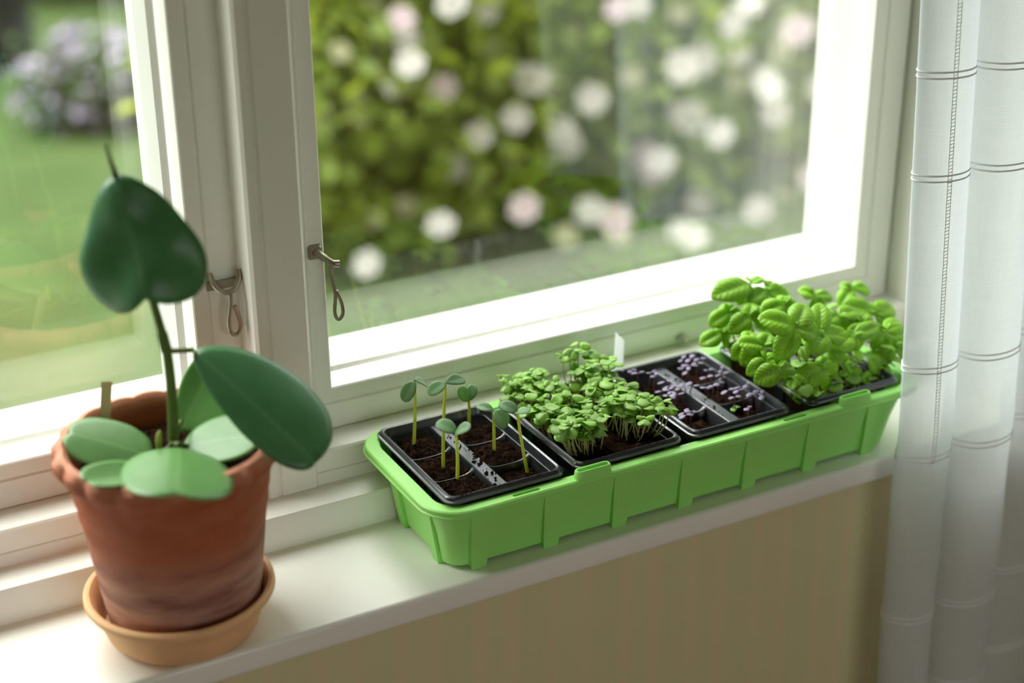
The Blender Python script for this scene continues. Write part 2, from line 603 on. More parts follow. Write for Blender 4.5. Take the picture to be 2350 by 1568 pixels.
# ------------------------------------------------------------------ green tray
TR = empty('seed_tray', (1.0, 1.49, 0.0), 'long bright green plastic windowsill tray with ribbed sides', 'tray')
b = MB()
N = 8
Lp = []
Lp.append(rrect(0.690, 1.310, 1.4205, 1.550, 0.018, 0.0038, N))
Lp.append(rrect(0.6868, 1.3132, 1.417, 1.5535, 0.022, 0.0055, N))
Lp.append(rrect(0.680, 1.320, 1.4085, 1.5552, 0.025, 0.045, N))
Lp.append(rrect(0.6695, 1.3305, 1.3965, 1.592, 0.030, 0.0862, N))
Lp.append(rrect(0.6550, 1.3450, 1.3838, 1.6075, 0.045, 0.0862, N))
Lp.append(rrect(0.6528, 1.3472, 1.3812, 1.6098, 0.047, 0.0866, N))
Lp.append(rrect(0.6528, 1.3472, 1.3812, 1.6098, 0.047, 0.0880, N))
Lp.append(rrect(0.6540, 1.3460, 1.3824, 1.6086, 0.046, 0.0890, N))
Lp.append(rrect(0.6545, 1.3455, 1.3829, 1.6081, 0.0455, 0.0935, N))
Lp.append(rrect(0.6562, 1.3438, 1.3846, 1.6064, 0.044, 0.0950, N))
Lp.append(rrect(0.6712, 1.3288, 1.3980, 1.5900, 0.029, 0.0950, N))
Lp.append(rrect(0.6722, 1.3278, 1.3990, 1.5890, 0.028, 0.0940, N))
Lp.append(rrect(0.6825, 1.3175, 1.4110, 1.5527, 0.022, 0.0450, N))
Lp.append(rrect(0.6895, 1.3105, 1.4195, 1.5510, 0.018, 0.0090, N))
b.loft(Lp, True, True, True)
body = b.build('tray_body', M['green'], TR)


def evaluate(o):
    dg = bpy.context.evaluated_depsgraph_get()
    me = bpy.data.meshes.new_from_object(o.evaluated_get(dg))
    o.modifiers.clear()
    o.data = me


# slots cut through the front rim
for cx, w in ((0.7685, 0.017), (1.1375, 0.017), (0.8535, 0.0195), (1.2275, 0.0195)):
    c = MB()
    raised = w > 0.018
    y0, y1 = (1.3858, 1.3925) if raised else (1.3872, 1.3922)
    c.loft([rrect(cx - w, cx + w, y0, y1, 0.003, 0.082, 4), rrect(cx - w, cx + w, y0, y1, 0.003, 0.10, 4)], True, True)
    co = c.build('cutter', None)
    md = body.modifiers.new('slot', 'BOOLEAN')
    md.object = co
    md.operation = 'DIFFERENCE'
    md.solver = 'EXACT'
    evaluate(body)
    bpy.data.objects.remove(co)
try:
    body.data.set_sharp_from_angle(angle=radians(38))
except Exception:
    pass
# raised clip sockets standing on the rim
for cx in (0.8535, 1.2275):
    o = MB()
    w = 0.0225
    o.loft([rrect(cx - w - .001, cx + w + .001, 1.3829, 1.3955, 0.005, 0.0930, 5), rrect(cx - w, cx + w, 1.3833, 1.3952, 0.0055, 0.1035, 5), rrect(cx - w + .001, cx + w - .001, 1.3843, 1.3942, 0.005, 0.1048, 5),
            rrect(cx - w + .0025, cx + w - .0025, 1.3858, 1.3927, 0.0035, 0.1045, 5), rrect(cx - w + .003, cx + w - .003, 1.3860, 1.3925, 0.0033, 0.0930, 5)], False, False, True, closed=True)
    o.build('clip_socket', M['green'], TR)
# stiffening ribs that double as feet
for xl in (0.7105, 0.8035, 0.8957, 0.9887, 1.0808, 1.1734, 1.2657):
    o = MB()
    ws, wt = 0.0175, 0.0070
    yb = 1.4112
    A = [(xl, yb + .0005, 0.0), (xl + ws, yb + .0005, 0.0), (xl + ws, yb + .02, 0.0), (xl, yb + .02, 0.0)]
    B = [(xl - .0008, yb, 0.002), (xl + ws + .0008, yb, 0.002), (xl + ws + .001, yb + .02, 0.002), (xl - .001, yb + .02, 0.002)]
    D = [(xl - wt, 1.3968, 0.0858), (xl + ws + wt, 1.3968, 0.0858), (xl + ws + wt, 1.404, 0.0858), (xl - wt, 1.404, 0.0858)]
    o.loft([A, B, D], True, True, False)
    o.build('rib', M['green'], TR)
for yc in (1.449, 1.538):
    for s, xb, xt in ((-1, 0.6835, 0.6694), (1, 1.3165, 1.3306)):
        o = MB()
        h, ht = 0.007, 0.011
        A = [(xb, yc - h, 0.0), (xb, yc + h, 0.0), (xb - s * .02, yc + h, 0.0), (xb - s * .02, yc - h, 0.0)]
        D = [(xt, yc - ht, 0.0858), (xt, yc + ht, 0.0858), (xt - s * .008, yc + ht, 0.0858), (xt - s * .008, yc - ht, 0.0858)]
        o.loft([A, D], True, True, False)
        o.build('rib', M['green'], TR)

# ------------------------------------------------------------------ black cell inserts
IY0, IY1 = 1.397, 1.594
INX = [0.676, 0.838, 0.995, 1.1640]
IWID = [0.150, 0.146, 0.146, 0.1445]
STRIP = 0.0165


def hash2(x, y, s):
    return noise.noise(Vector((x * s, y * s, s * 0.37)))


def soil_mesh(x0, x1, y0, y1, z, amp, mound, name, parent, crumbs=40, seed=0):
    rnd = random.Random(seed)
    nx = ny = 34
    mb = MB()
    vs, fs = [], []
    for j in range(ny + 1):
        for i in range(nx + 1):
            u, v = i / nx * 2 - 1, j / ny * 2 - 1
            # square to rounded square
            k = max(abs(u), abs(v))
            q = (abs(u) ** 5 + abs(v) ** 5) ** (1 / 5) if k > 0 else 1
            f = k / q if q > 0 else 1
            X = (x0 + x1) / 2 + u * f * (x1 - x0) / 2
            Y = (y0 + y1) / 2 + v * f * (y1 - y0) / 2
            d = min(1 - abs(u), 1 - abs(v))
            Z = z + mound * (1 - u * u) * (1 - v * v)
            e = min(1, d * 5 + 0.25)
            Z += amp * e * (0.9 * hash2(X + seed, Y, 60) + 0.8 * hash2(X, Y + seed, 150) + 0.5 * abs(hash2(X, Y, 330)))
            vs.append((X, Y, Z))
    for j in range(ny):
        for i in range(nx):
            a = j * (nx + 1) + i
            fs.append((a, a + 1, a + nx + 2, a + nx + 1))
    # skirt and flat bottom so the soil is a solid plug
    rim = [i for i in range(nx + 1)] + [(j + 1) * (nx + 1) - 1 for j in range(1, ny + 1)] + [ny * (nx + 1) + i for i in range(nx - 1, -1, -1)] + [j * (nx + 1) for j in range(ny - 1, 0, -1)]
    o = len(vs)
    for r in rim:
        vs.append((vs[r][0], vs[r][1], z - 0.014))
    for k in range(len(rim)):
        k2 = (k + 1) % len(rim)
        fs.append((rim[k], o + k, o + k2, rim[k2]))
    fs.append(tuple(range(o, o + len(rim))))
    mb.add(vs, fs, False)
    for _ in range(crumbs):
        cx, cy = rnd.uniform(x0 + .003, x1 - .003), rnd.uniform(y0 + .003, y1 - .003)
        u, v = (cx - x0) / (x1 - x0) * 2 - 1, (cy - y0) / (y1 - y0) * 2 - 1
        cz = z + mound * (1 - u * u) * (1 - v * v) + amp * 0.3
        crumb(mb, cx, cy, cz, abs(rnd.gauss(0.0004, 0.0009)) + 0.0004, rnd)
    ob = mb.build(name, M['soil'], parent)
    ob['kind'] = 'stuff'
    return ob


def crumb(mb, x, y, z, r, rnd):
    vs = []
    for p in ((0, 0, 1), (1, 0, 0), (0, 1, 0), (-1, 0, 0), (0, -1, 0), (0, 0, -1)):
        k = r * rnd.uniform(0.6, 1.3)
        vs.append((x + p[0] * k, y + p[1] * k, z + p[2] * k * 0.8))
    mb.add(vs, [(0, 1, 2), (0, 2, 3), (0, 3, 4), (0, 4, 1), (5, 2, 1), (5, 3, 2), (5, 4, 3), (5, 1, 4)], False)


CELLS = []
INSERT_LABEL = ['black six cell insert holding cucumber seedlings, nearest the terracotta pot',
                'black six cell insert full of green basil sprouts, second from the terracotta pot',
                'black six cell insert of sparse purple seedlings with bare grey divider strip',
                'black six cell insert under the tall basil, beside the white curtain']
SOILZ = [0.0865, 0.0930, 0.0795, 0.0860]
INS = []
for k in range(4):
    x0 = INX[k]
    x1 = x0 + IWID[k]
    I = empty('cell_insert', ((x0 + x1) / 2, (IY0 + IY1) / 2, 0.0955), INSERT_LABEL[k], 'seed insert', 'black cell inserts in the green tray')
    INS.append(I)
    xm = (x0 + x1) / 2
    wi = 0.0105                       # rim width
    # outer skirt, flange, rounded ridge
    b = MB()
    r = 0.013
    Lp = [rrect(x0 + .0125, x1 - .0125, IY0 + .0125, IY1 - .0125, r * .6, 0.0957, 6),
          rrect(x0 + .0050, x1 - .0050, IY0 + .0050, IY1 - .0050, r, 0.0957, 6),
          rrect(x0, x1, IY0, IY1, r, 0.0985, 6),
          rrect(x0 + .0002, x1 - .0002, IY0 + .0002, IY1 - .0002, r, 0.1003, 6),
          rrect(x0 + .0022, x1 - .0022, IY0 + .0022, IY1 - .0022, r * .9, 0.1012, 6),
          rrect(x0 + .0034, x1 - .0034, IY0 + .0034, IY1 - .0034, r * .85, 0.1042, 6),
          rrect(x0 + .0052, x1 - .0052, IY0 + .0052, IY1 - .0052, r * .8, 0.1053, 6),
          rrect(x0 + .0075, x1 - .0075, IY0 + .0075, IY1 - .0075, r * .72, 0.1045, 6),
          rrect(x0 + .0092, x1 - .0092, IY0 + .0092, IY1 - .0092, r * .66, 0.1000, 6),
          rrect(x0 + .0105, x1 - .0105, IY0 + .0105, IY1 - .0105, r * .62, 0.0955, 6)]
    b.loft(Lp, False, False, True, closed=True)
    b.build('rim', M['black'], I)
    # two troughs with rounded corners, joined by the flat central strip
    b = MB()
    for s, (a0, a1) in enumerate(((x0 + .0105, xm - STRIP / 2), (xm + STRIP / 2, x1 - .0105))):
        q = [rrect(a0, a1, IY0 + .0105, IY1 - .0105, .008, 0.0965, 5), rrect(a0 + .001, a1 - .001, IY0 + .0115, IY1 - .0115, .008, 0.0950, 5),
             rrect(a0 + .004, a1 - .004, IY0 + .020, IY1 - .046, .009, 0.0480, 5)]
        b.loft(q, False, True, True)
    b.build('cell_trough', M['black_matte'], I)
    b = MB()
    zc = 0.0968
    b.loft([[(xm - STRIP / 2 - .0006, y, zc - .002), (xm - STRIP / 2 + .0012, y, zc), (xm + STRIP / 2 - .0012, y, zc), (xm + STRIP / 2 + .0006, y, zc - .002), (xm + STRIP / 2 - .001, y, zc - .006), (xm - STRIP / 2 + .001, y, zc - .006)]
            for y in (IY0 + .0095, IY1 - .0095)], True, True, False)
    b.build('centre_strip', M['black'], I)
    cy0, cy1 = IY0 + .0105, IY1 - .0105
    ch = (cy1 - cy0) / 3
    for s, (a0, a1) in enumerate(((x0 + .0105, xm - STRIP / 2), (xm + STRIP / 2, x1 - .0105))):
        for q in (1, 2):
            yc = cy0 + ch * q
            d = MB()
            n = 10
            loops = []
            for i in range(n + 1):
                u = i / n
                X = a0 + (a1 - a0) * u
                e = (2 * u - 1) ** 4
                h = (0.0895 if k != 2 else 0.0910) + (0.0065 if k != 2 else 0.005) * e
                wd = 0.0010 + 0.0034 * e
                loops.append([(X, yc - wd - .002, 0.070), (X, yc - wd, h - .001), (X, yc - wd * .5, h), (X, yc + wd * .5, h), (X, yc + wd, h - .001), (X, yc + wd + .002, 0.070)])
            d.loft(loops, True, True, True)
            d.build('cell_divider', M['black'], I)
        for q in range(3):
            c0, c1 = cy0 + ch * q + (.004 if q else .0015), cy0 + ch * (q + 1) - (.004 if q < 2 else .0015)
            CELLS.append((k, s, q, a0 + .0015, a1 - .0015, c0, c1))
            mound = {0: (0.0035, 0.006, 0.0, 0.0, 0.0, 0.0)}.get(k, (0.002,) * 6)[(0 if s == 0 else 3) + q]
            zz = SOILZ[k] + random.uniform(-.0015, .0015)
            if k == 0:
                zz = {(0, 0): 0.0895, (0, 1): 0.0895, (0, 2): 0.0880, (1, 0): 0.0805, (1, 1): 0.0890, (1, 2): 0.0870}[(s, q)]
                mound = {(0, 0): 0.005, (0, 1): 0.003, (0, 2): 0.003, (1, 0): 0.002, (1, 1): 0.003, (1, 2): 0.002}[(s, q)]
            if k == 2 and s == 0 and q == 0:
                mound = 0.006
            soil_mesh(a0 + .0014, a1 - .0014, c0, c1, zz, 0.0056, mound, 'potting_soil', I, 170 if k < 2 else 90, k * 6 + s * 3 + q + 1)
    if k == 1:   # soil spilled over the strip and along the front rim
        soil_mesh(xm - .013, xm + .013, IY0 + .0125, IY1 - .030, 0.0972, 0.003, 0.0012, 'potting_soil', I, 120, 77)
        soil_mesh(xm - .010, x1 - .030, IY0 + .0050, IY0 + .018, 0.0985, 0.005, 0.0045, 'potting_soil', I, 60, 78)
    # loose crumbs on the strip and rim
    rnd = random.Random(90 + k)
    d = MB()
    for _ in range((46, 26, 20, 10)[k]):
        yy = rnd.uniform(IY0 + .012, IY1 - .03)
        crumb(d, xm + rnd.gauss(0.0005, .0045), yy, zc + .0006, abs(rnd.gauss(0, .0009)) + .0004, rnd)
    for _ in range((26, 34, 16, 10)[k]):
        crumb(d, rnd.uniform(x0 + .012, x1 - .012), IY0 + .0052 + rnd.uniform(-.001, .002), .1054, rnd.uniform(.0004, .0012), rnd)
    if k == 0:
        for _ in range(9):
            crumb(d, xm + rnd.uniform(-.004, .006), rnd.uniform(IY0 + .02, IY0 + .09), zc + .0015, rnd.uniform(.0018, .0034), rnd)
    o = d.build('soil_crumbs', M['soil'], I)
    o['kind'] = 'stuff'

# ------------------------------------------------------------------ terracotta pot, saucer, hoya
PX, PY_ = 0.3955, 1.462


def lathe(prof, cx, cy, n=72, wob=None, close=True):
    loops = []
    for r, z in prof:
        L = []
        for k in range(n):
            a = 2 * pi * k / n
            rr, zz = (r, z) if wob is None else wob(r, z, a)
            L.append((cx + rr * cos(a), cy + rr * sin(a), zz))
        loops.append(L)
    return loops


b = MB()
b.loft(lathe([(0.060, 0.0), (0.072, 0.001), (0.080, 0.010), (0.0865, 0.030), (0.0905, 0.040), (0.0975, 0.0455), (0.0995, 0.0490), (0.0990, 0.0535), (0.0965, 0.0560), (0.0930, 0.0550), (0.0895, 0.0500), (0.0840, 0.030), (0.080, 0.0165), (0.060, 0.0150)], 0.3921, 1.4619, 80), True, True)
S = b.build('plant_saucer', M['saucer'], None, (0.3921, 1.4619, 0))
tag(S, 'round buff clay saucer under the terracotta pot', 'saucer')

POT = empty('potted_hoya', (PX, PY_, 0.0152), 'weathered terracotta pot with a heart leaved green hoya plant', 'potted plant')
NS = 19


def scallop(r, z, a):
    """thumb pressed rim"""
    if z > 0.185:
        k = min(1, (z - 0.185) / 0.03)
        s = abs(sin(a * NS / 2 + 0.4)) ** 0.8
        out = r > 0.1005
        return r + (0.0078 * (s - 0.60) * k * (0.3 if z > 0.2218 else 1) if out else 0.001 * s * k), z + (0.0018 * (s - 0.5) if z > 0.215 else 0) - (0.003 * (1 - s) if out and z < 0.215 else 0)
    return r, z


b = MB()
prof = [(0.055, 0.0152), (0.072, 0.0153), (0.0775, 0.018), (0.0815, 0.045), (0.0855, 0.075), (0.0885, 0.100), (0.0920, 0.130), (0.0950, 0.150), (0.0962, 0.1525), (0.0962, 0.1555), (0.0975, 0.170), (0.0990, 0.1725), (0.0992, 0.1765), (0.1010, 0.190),
        (0.1040, 0.2000), (0.1095, 0.2065), (0.1130, 0.2140), (0.1130, 0.2215), (0.1095, 0.2275), (0.1035, 0.2285), (0.0985, 0.2245), (0.0955, 0.2150), (0.0925, 0.190), (0.090, 0.170), (0.06, 0.165)]
b.loft(lathe(prof, PX, PY_, 156, scallop), True, True)
b.build('pot', M['terracotta'], POT)
# soil disc
mb = MB()
vs, fs = [(PX, PY_, 0.197)], []
nr, na = 16, 60
for r in range(1, nr + 1):
    for k in range(na):
        a = 2 * pi * k / na
        q = 0.0925 * r / nr
        x, y = PX + q * cos(a), PY_ + q * sin(a)
        vs.append((x, y, 0.1965 + 0.004 * hash2(x, y, 45) + 0.004 * hash2(x, y, 120) - (0.004 if r == nr else 0)))
for k in range(na):
    fs.append((0, 1 + k, 1 + (k + 1) % na))
    for r in range(nr - 1):
        a = 1 + r * na
        fs.append((a + k, a + na + k, a + na + (k + 1) % na, a + (k + 1) % na))
mb.add(vs, fs)
rnd = random.Random(5)
for _ in range(260):
    a, q = rnd.uniform(0, 2 * pi), 0.088 * sqrt(rnd.random())
    crumb(mb, PX + q * cos(a), PY_ + q * sin(a), 0.1985, rnd.uniform(.001, .0036), rnd)
o = mb.build('potting_soil', M['soil'], POT)
o['kind'] = 'stuff'

# stem and shoots
stem_pts = [(0.4011, 1.4620, 0.2210), (0.4035, 1.4620, 0.2510), (0.4042, 1.4610, 0.2853), (0.4036, 1.4600, 0.3145), (0.4016, 1.4590, 0.3295), (0.3978, 1.4580, 0.3564), (0.3931, 1.4570, 0.3831), (0.3873, 1.4580, 0.4200), (0.3775, 1.4570, 0.4707), (0.3706, 1.4520, 0.5056)]
b = MB()
sp = catmull(stem_pts, 5)
b.tube(sp, [0.0058 - 0.0026 * i / len(sp) + (0.0012 if 18 <= i <= 22 else 0) for i in range(len(sp))], 10)
b.tube(catmull([(0.4044, 1.4590, 0.3214), (0.4137, 1.4550, 0.3213), (0.4281, 1.4500, 0.3210)], 5), 0.0030, 8)
b.tube(catmull([(0.4056, 1.4640, 0.2323), (0.4127, 1.4750, 0.2305), (0.4168, 1.4820, 0.2298)], 4), 0.0028, 8)
b.tube(catmull([(0.3991, 1.4550, 0.2232), (0.3864, 1.4550, 0.2142), (0.3736, 1.4600, 0.2142)], 4), 0.0024, 8)
b.tube(catmull([(0.3999, 1.4520, 0.2229), (0.4019, 1.4440, 0.2242)], 4), 0.0028, 8)
b.tube(catmull([(0.4018, 1.4580, 0.2226), (0.4076, 1.4550, 0.2175), (0.4138, 1.4550, 0.2149)], 4), 0.0026, 8)
b.build('stem', M['hoya_stem'], POT)
b = MB()
b.tube(catmull([(0.3701, 1.4520, 0.5087), (0.3691, 1.4515, 0.5158), (0.3662, 1.4510, 0.5277), (0.3640, 1.4500, 0.5438)], 4), [0.0030 - 0.0020 * i / 12 for i in range(13)], 8)
b.build('dried_tip', M['twig'], POT)
b = MB()
b.tube(catmull([(0.3835, 1.4520, 0.2213), (0.3838, 1.4520, 0.2335), (0.3856, 1.4510, 0.2418)], 4), [0.0028, .0032, .0034, .0034, .0032, .003, .0024, .0016, .0006], 8)
b.build('sprout', M['sprout'], POT)

OSHALLOW = [(0, 0), (.13, .015), (.33, .11), (.46, .31), (.495, .52), (.465, .73), (.36, .90), (.20, .985), (.08, .985), (0, .955)]
OROUND = [(0, 0), (.10, .03), (.25, .14), (.39, .33), (.47, .53), (.475, .70), (.41, .87), (.27, .98), (.12, 1.02), (0, 1.02)]
OB = [(0, 0), (.10, .035), (.235, .17), (.365, .37), (.455, .57), (.475, .75), (.42, .91), (.29, 1.01), (.13, 1.01), (0, .935)]


def hoya_z(fold, curl, cup, bump=0.0):
    def f(x, y):
        return fold * (sqrt(x * x + 0.012) - 0.11) + curl * (y - .5) ** 2 - cup * x * x + bump * sin(x * 9 + 1) * sin(y * 8)
    return f


def hoya_leaf(base, end, normal, width, fold, curl, cup, m, bump=0.0, lab=None, ob=None, asym=0.0):
    me = leaf_mesh('leaf', ob or OB, .5, hoya_z(fold, curl, cup, bump), m, 0.022, 60, 9, asym)
    o = child('leaf', me, POT, frame(base, end, normal, width))
    if lab:
        o['label'] = lab
    return o


# A hanging top leaf, B large dark leaf over the rim, C pale leaf behind, D left, E front, F lower, G right
hoya_leaf((0.3699, 1.4500, 0.5118), (0.3774, 1.4150, 0.3902), (-0.55, -0.70, 0.45), 0.128, -0.30, -0.10, 0.05, M['hoya'], 0.042)
hoya_leaf((0.4275, 1.4480, 0.3220), (0.5077, 1.3500, 0.2238), (-0.12, -0.62, 0.77), 0.094, -0.01, -0.14, 0.34, M['hoya'], 0.004, None, OROUND, 0.36)
hoya_leaf((0.4157, 1.4850, 0.2177), (0.4701, 1.5100, 0.2814), (-0.40, -0.75, 0.50), 0.085, 0.20, 0.0, 0.0, M['hoya_pale'], 0, None, OROUND, -0.45)
hoya_leaf((0.3729, 1.4492, 0.2180), (0.3050, 1.5069, 0.2360), (-0.22, -0.42, 0.88), 0.058, -0.06, -0.10, 0.05, M['hoya_pale'], 0, None, OSHALLOW)
hoya_leaf((0.4009, 1.4406, 0.2260), (0.3541, 1.2945, 0.2560), (0.00, -0.46, 0.88), 0.107, -0.10, -0.10, 0.08, M['hoya_pale'], 0, None, OSHALLOW)
hoya_leaf((0.3675, 1.4267, 0.2120), (0.2943, 1.3950, 0.2330), (0.05, -0.10, 0.98), 0.052, 0.15, 0.1, -0.10, M['hoya_pale'], 0, None, OSHALLOW)
hoya_leaf((0.4084, 1.4579, 0.2150), (0.4779, 1.4110, 0.2330), (0.05, -0.36, 0.92), 0.070, 0.06, -0.08, 0.0, M['hoya_pale'], 0, None, OSHALLOW)

# plant labels
T = empty('plant_label', (0.3606, 1.5764, 0.1980), 'cream plant label with pencil marks stuck in the terracotta pot', 'plant label')
b = MB()
q0, q1 = Vector((0.3487, 1.5270, 0.2182)), Vector((0.3598, 1.5400, 0.2644))
ax = (q1 - q0).normalized()
sx = Vector((0.90, -0.43, 0)).normalized()
nn = sx.cross(ax).normalized()


def slab(mb, p0, p1, w0, w1, th, cutl=0.0):
    a = [p0 - sx * w0, p0 + sx * w0, p1 + sx * w1 - (p1 - p0).normalized() * cutl, p1 - sx * w1]
    vs = [p + nn * th / 2 for p in a] + [p - nn * th / 2 for p in a]
    mb.add(vs, [(0, 1, 2, 3), (7, 6, 5, 4), (0, 4, 5, 1), (1, 5, 6, 2), (2, 6, 7, 3), (3, 7, 4, 0)])


slab(b, q0 - ax * .03, q1, .0050, .0056, .0012)
b.build('stake', M['wood_label'], T)
# faint handwriting running down the stake
b = MB()
rnd = random.Random(3)
up0, ln = q0 + ax * 0.012, 0.030
pts = []
for i in range(34):
    s = i / 33
    pts.append(up0 + ax * (ln * (1 - s)) + sx * (0.0014 + 0.0011 * sin(i * 1.75) + rnd.uniform(-.0004, .0004)) - nn * 0.0007 + ax * 0.0011 * cos(i * 2.3))
b.tube(pts, 0.00022, 5)
b.build('handwriting', M['ink'], T)
T = empty('plant_label', (1.0118, 1.5900, 0.1042), 'white slanted plastic plant label standing behind the basil sprouts', 'plant label')
b = MB()
q0, q1 = Vector((1.0107, 1.5880, 0.0980)), Vector((1.0151, 1.5920, 0.1557))
ax = (q1 - q0).normalized()
sx = Vector((0.93, -0.36, 0)).normalized()
nn = sx.cross(ax).normalized()
slab(b, q0 - ax * .012, q1, .0066, .0058, .0011, 0.0115)
b.build('stake', M['label'], T)

# ------------------------------------------------------------------ window fittings
b = MB()
H = empty('window_hook', (0.527, 1.645, 0.30), 'worn metal hook latch hanging between the left sash and centre post', 'window hook')
b.box(0.507, 0.541, 1.6445, 1.6478, 0.296, 0.306)
b.build('plate', M['metal'], H)
b = MB(); b.tube(catmull([(0.511, 1.644, 0.316), (0.512, 1.634, 0.306), (0.520, 1.630, 0.298), (0.531, 1.628, 0.299), (0.539, 1.630, 0.310), (0.541, 1.634, 0.320)], 5), 0.0030, 8)
b.build('catch', M['metal'], H)
b = MB()
b.tube(catmull([(0.527, 1.629, 0.298), (0.527, 1.628, 0.285), (0.523, 1.628, 0.262), (0.525, 1.628, 0.248), (0.532, 1.628, 0.246), (0.536, 1.628, 0.258), (0.531, 1.628, 0.280)], 6), 0.0025, 8)
b.build('hook_ring', M['metal'], H)
H = empty('window_hook', (0.639, 1.644, 0.315), 'worn metal hook latch hanging from the right sash stile', 'window hook')
b = MB()
b.loft([rrect(0.628, 0.646, 0.308, 0.326, .004, 0), rrect(0.630, 0.644, 0.310, 0.324, .004, 0)], True, True)
b.v = [(x, (1.6478 if i < 28 else 1.6440), z) for i, (x, z, _) in enumerate(b.v)]
b.build('plate', M['metal'], H)
b = MB(); b.tube(catmull([(0.637, 1.645, 0.318), (0.641, 1.630, 0.315), (0.648, 1.622, 0.310), (0.655, 1.620, 0.309)], 5), [0.0045] * 6 + [0.0038] * 5 + [.0042] * 5, 10)
b.build('pivot', M['metal'], H)
b = MB()
b.tube(catmull([(0.645, 1.625, 0.308), (0.6465, 1.623, 0.290), (0.649, 1.622, 0.272), (0.647, 1.622, 0.250), (0.651, 1.622, 0.240), (0.657, 1.622, 0.246), (0.656, 1.622, 0.260), (0.650, 1.622, 0.276)], 6), 0.0022, 8)
b.build('hook_ring', M['metal'], H)
K = empty('screw_eye', (1.146, 1.6475, 0.0975), 'small worn metal stud on the lower sash rail left of the basil', 'fitting')
b = MB()
b.loft([[(1.146 + r * cos(2 * pi * k / 20), y, 0.0975 + r * 0.62 * sin(2 * pi * k / 20)) for k in range(20)] for r, y in ((0.0085, 1.648), (0.0080, 1.643), (0.0060, 1.641), (0.0035, 1.640), (0.0030, 1.634), (0.0015, 1.633))], False, True)
b.build('stud', simple('dull_zinc', (0.5, 0.5, 0.46), 0.4, 0.5, 0.2, 80, 0, 1, 0.5), K)

# ------------------------------------------------------------------ seedlings
UP = Vector((0, 0, 1))
COT = [(0, 0), (.13, .05), (.32, .2), (.44, .42), (.46, .62), (.38, .84), (.2, .97), (0, 1)]
cot_long = leaf_mesh('cotyledon', COT, .5, lambda x, y: 0.10 * abs(x) - 0.42 * (y - .15) ** 2 + .05, M['cucumber'], 0.05, 24, 4)
ROUND = [(0, .02), (.16, 0), (.40, .10), (.52, .36), (.50, .66), (.36, .88), (.18, .96), (0, .92)]
cot_round = leaf_mesh('cotyledon', ROUND, .5, lambda x, y: 0.22 * x * x - 0.38 * (y - .2) ** 2 + .05, M['micro'], 0.045, 16, 3)
cot_round2 = leaf_mesh('cotyledon', ROUND, .5, lambda x, y: -0.42 * abs(x) - 0.30 * y * y + .05, M['micro'], 0.045, 16, 3)
cot_purple = leaf_mesh('cotyledon', COT, .5, lambda x, y: -0.25 * x * x - 0.25 * y * y + .03, M['purple'], 0.07, 14, 3)
OV = [(0, 0), (.10, .03), (.27, .14), (.40, .33), (.43, .52), (.36, .73), (.21, .90), (.08, .975), (0, 1)]


def basil_z(puff, curl):
    def f(x, y):
        ax = abs(x)
        return puff * sin(pi * min(1.0, ax / 0.46)) * sin(pi * min(1, max(0, y))) - curl * (y - .1) ** 2 - 0.38 * ax * ax + 0.005 * sin(34 * (y - .7 * ax)) * min(1, ax * 8) * sin(pi * min(1, max(0, y)))
    return f


basil_leaf = [leaf_mesh('leaf', OV, .5, basil_z(p, c), M['basil'], 0.03, 36, 7) for p, c in ((.11, .30), (.09, .50), (.13, .18), (.10, .70))]
COT_DIR = []


def stem_curve(p0, p1, bow, n=5):
    p0, p1 = Vector(p0), Vector(p1)
    out = []
    for i in range(n + 1):
        s = i / n
        out.append(p0.lerp(p1, s) + Vector(bow) * sin(pi * s))
    return out


def stem_mesh(root, pts, r0, r1, m, n=6):
    mb = MB()
    k = len(pts)
    mb.tube(pts, [r0 + (r1 - r0) * i / (k - 1) for i in range(k)], n)
    return mb.build('stem', m, root)


# cucumber seedlings in the first insert
CUKE = [
    # base, top, bow, [(leaf tip, width, normal)], label
    ((0.7092, 1.5561, 0.0890), (0.7042, 1.5350, 0.1858), (0.0015, 0, 0), [((0.6878, 1.5280, 0.1707), .0175, (-.55, -.6, .5)), ((0.7244, 1.5400, 0.1750), .0165, (.25, -.35, .9))], 'cucumber seedling in back left cell, its left seed leaf hanging straight down'),
    ((0.7171, 1.4929, 0.0900), (0.7135, 1.4740, 0.2061), (-0.001, 0, 0), [((0.6933, 1.4700, 0.2035), .0165, (-.3, -.5, .8)), ((0.7372, 1.4760, 0.2071), .0160, (.1, -.5, .85))], 'tallest cucumber seedling with widely spread seed leaves, rising from middle left cell'),
    ((0.7950, 1.5816, 0.0850), (0.7844, 1.5580, 0.1307), (0.0008, 0, 0), [((0.7740, 1.5550, 0.1477), .0150, (-.4, -.8, .4)), ((0.7925, 1.5620, 0.1465), .0140, (-.3, -.7, .5))], 'short cucumber seedling with half folded seed leaves at the back of its insert'),
    ((0.7176, 1.4585, 0.0930), (0.7008, 1.4250, 0.1700), (0.0012, 0, 0), [((0.6876, 1.4360, 0.1822), .0190, (-.1, -.45, .9)), ((0.7061, 1.4120, 0.1830), .0210, (.1, -.55, .83))], 'cucumber seedling with two flat pale seed leaves in front left cell'),
    ((0.7865, 1.4995, 0.0900), (0.7863, 1.5000, 0.1426), (0.0004, 0, 0), [((0.7735, 1.5120, 0.1484), .0130, (-.2, -.45, .9)), ((0.7979, 1.4880, 0.1282), .0250, (.2, -.75, .6))], 'cucumber seedling with broad drooping right seed leaf, centre right cell'),
    ((0.8031, 1.4471, 0.0820), (0.7850, 1.4400, 0.1667), (-0.0008, 0, 0), [((0.7728, 1.4520, 0.1770), .0170, (-.3, -.3, .9)), ((0.7889, 1.4280, 0.1754), .0200, (.15, -.5, .85))], 'leaning cucumber seedling in front right cell beside the basil sprouts'),
]
